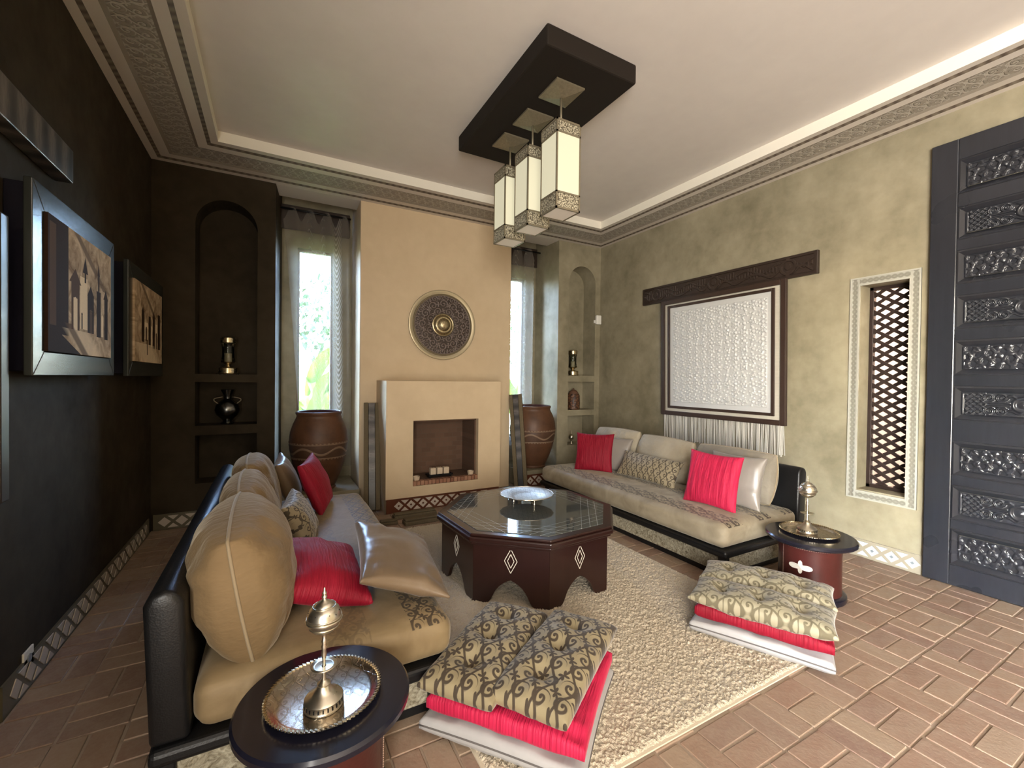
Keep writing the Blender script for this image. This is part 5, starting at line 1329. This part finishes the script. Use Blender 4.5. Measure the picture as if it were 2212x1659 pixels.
# ------------------------------------------------------------------ small fittings
o = thing('wall_sensor', 'small white sensor box in the corner above the right niches', 'sensor', (4.50, YB, 2.43))
MB().box(-0.02, 0.02, -0.03, -0.001, 0.02, 0.07).build('bracket', M['white_plastic'], o, bevel=0.003)
MB().box(-0.01, 0.085, -0.075, -0.028, 0.0, 0.145).build('housing', M['white_plastic'], o, bevel=0.012, seg=3)
o = thing('wall_socket', 'small pale socket plate low on the dark left wall', 'socket', (XL, 2.99, 0.15))
MB().box(0.001, 0.010, -0.05, 0.05, -0.045, 0.045).build('plate', M['white_plastic'], o, bevel=0.003); MB().lathe([(0, 0), (0.02, 0), (0.02, 0.004), (0, 0.004)], 20, cap=False).build('outlet', M['ceramic_grey'], o).rotation_euler = (0, PI / 2, 0)
bpy.data.objects['outlet'].location = (0.010, 0, 0)

# ------------------------------------------------------------------ outside
struct(MB().box(-14, 16, 6.45, 30, -0.3, -0.15).build('ground_garden', M['ground']), label='garden ground beyond the windows')
struct(MB().box(6.3, 6.5, -2.5, 6.0, -0.3, 5.0).build('wall_courtyard', M['peach_wall']), label='sunlit peach courtyard wall behind the lattice')
struct(MB().box(XL - 3.6, XL - T, YF - 1.5, 4.5, 3.1, 3.25).build('sun_block_slab', M['plaster']), label='added unseen slab outside the left wall that blocks the sun')  # unseen slab, added to keep sun out of the left opening
struct(MB().box(XL - 9, XL - T, YF - 4, 6.3, -0.3, -0.12).build('ground_terrace', M['grout']), label='terrace paving outside the left wall')
def leaf_mesh(L, W_, curl, seed):
    rs = random.Random(seed); n, mm = 18, 7; G = np.zeros((n, mm, 3))
    for i in range(n):
        t = i / (n - 1); w = W_ * math.sin(PI * min(1, 0.04 + t * 0.96)) ** 0.7 * (1 - 0.3 * t)
        cx, cz = L * math.sin(curl * t) / max(curl, .1), L * (1 - math.cos(curl * t)) / max(curl, .1)
        for j in range(mm):
            s = (j / (mm - 1) - 0.5) * 2; G[i, j] = (cx, s * w, -cz + abs(s) * w * 0.35 + 0.01 * math.sin(t * 40 + s))
    return G
rp = random.Random(21)
def plant(name, label, loc, nl, L, W_, mk, cat='plant', grp='garden plants'):
    o = thing(name, label, cat, loc, 0, grp)
    for k in range(nl):
        G = leaf_mesh(L * rp.uniform(0.7, 1.15), W_ * rp.uniform(0.8, 1.2), rp.uniform(0.5, 1.4), k)
        l = MB().grid(G).build('leaf', M[mk], o, smooth=True)
        l.rotation_euler = (rp.uniform(-0.4, 0.4), rp.uniform(-1.35, -0.75), rp.uniform(0, 2 * PI)); l.location = (rp.uniform(-.12, .12), rp.uniform(-.12, .12), rp.uniform(0.0, L * 0.5))
    MB().tube([(0, 0, -0.65), (0.02, 0, L * 0.3), (0, 0.02, L * 0.55)], [0.05, 0.04, 0.025], 8).build('stem', M['leaf'], o, smooth=True)
    return o
plant('banana_plant', 'leafy banana plant seen through the left garden window', (0.60, 8.3, 0.45), 14, 1.7, 0.15, 'leaf')
plant('banana_plant', 'second leafy plant behind the left garden window', (1.15, 11.2, -0.15), 13, 1.9, 0.18, 'leaf')
plant('banana_plant', 'leafy plant seen through the right garden window', (4.95, 8.9, 0.4), 12, 1.6, 0.15, 'leaf')
def bush(label, loc, R, n):
    o = thing('garden_tree', label, 'tree', loc, 0, 'garden trees'); m = MB()
    for k in range(n):
        t, p, r = rp.uniform(0, 2 * PI), math.acos(rp.uniform(-1, 1)), R * rp.uniform(0.6, 1.0)
        c = Vector((r * math.sin(p) * math.cos(t), r * math.sin(p) * math.sin(t), R * 1.25 + r * math.cos(p))); a = Vector((rp.uniform(-1, 1), rp.uniform(-1, 1), rp.uniform(-1, 1))).normalized(); b = a.orthogonal().normalized()
        s = rp.uniform(0.09, 0.17); m.add([c - a * s, c + b * s * 0.45, c + a * s, c - b * s * 0.45], [(0, 1, 2, 3)])
    q = m.build('foliage', M['leaf_dark'], o); q['kind'] = 'stuff'
    MB().tube([(0, 0, -1.4), (0.05, 0, R * 0.5), (0, 0.05, R * 1.2)], [0.1, 0.08, 0.05], 8).build('trunk', M['wood_window'], o, smooth=True)
bush('round leafy garden tree beyond the left window', (1.75, 13.0, 1.2), 1.5, 1100)
bush('round leafy garden tree beyond the right window', (8.6, 14.0, 1.0), 1.7, 1100)
for ob in bpy.data.objects:
    for kx in ('_w', '_h', '_pinch', '_rnd'):
        if kx in ob: del ob[kx]
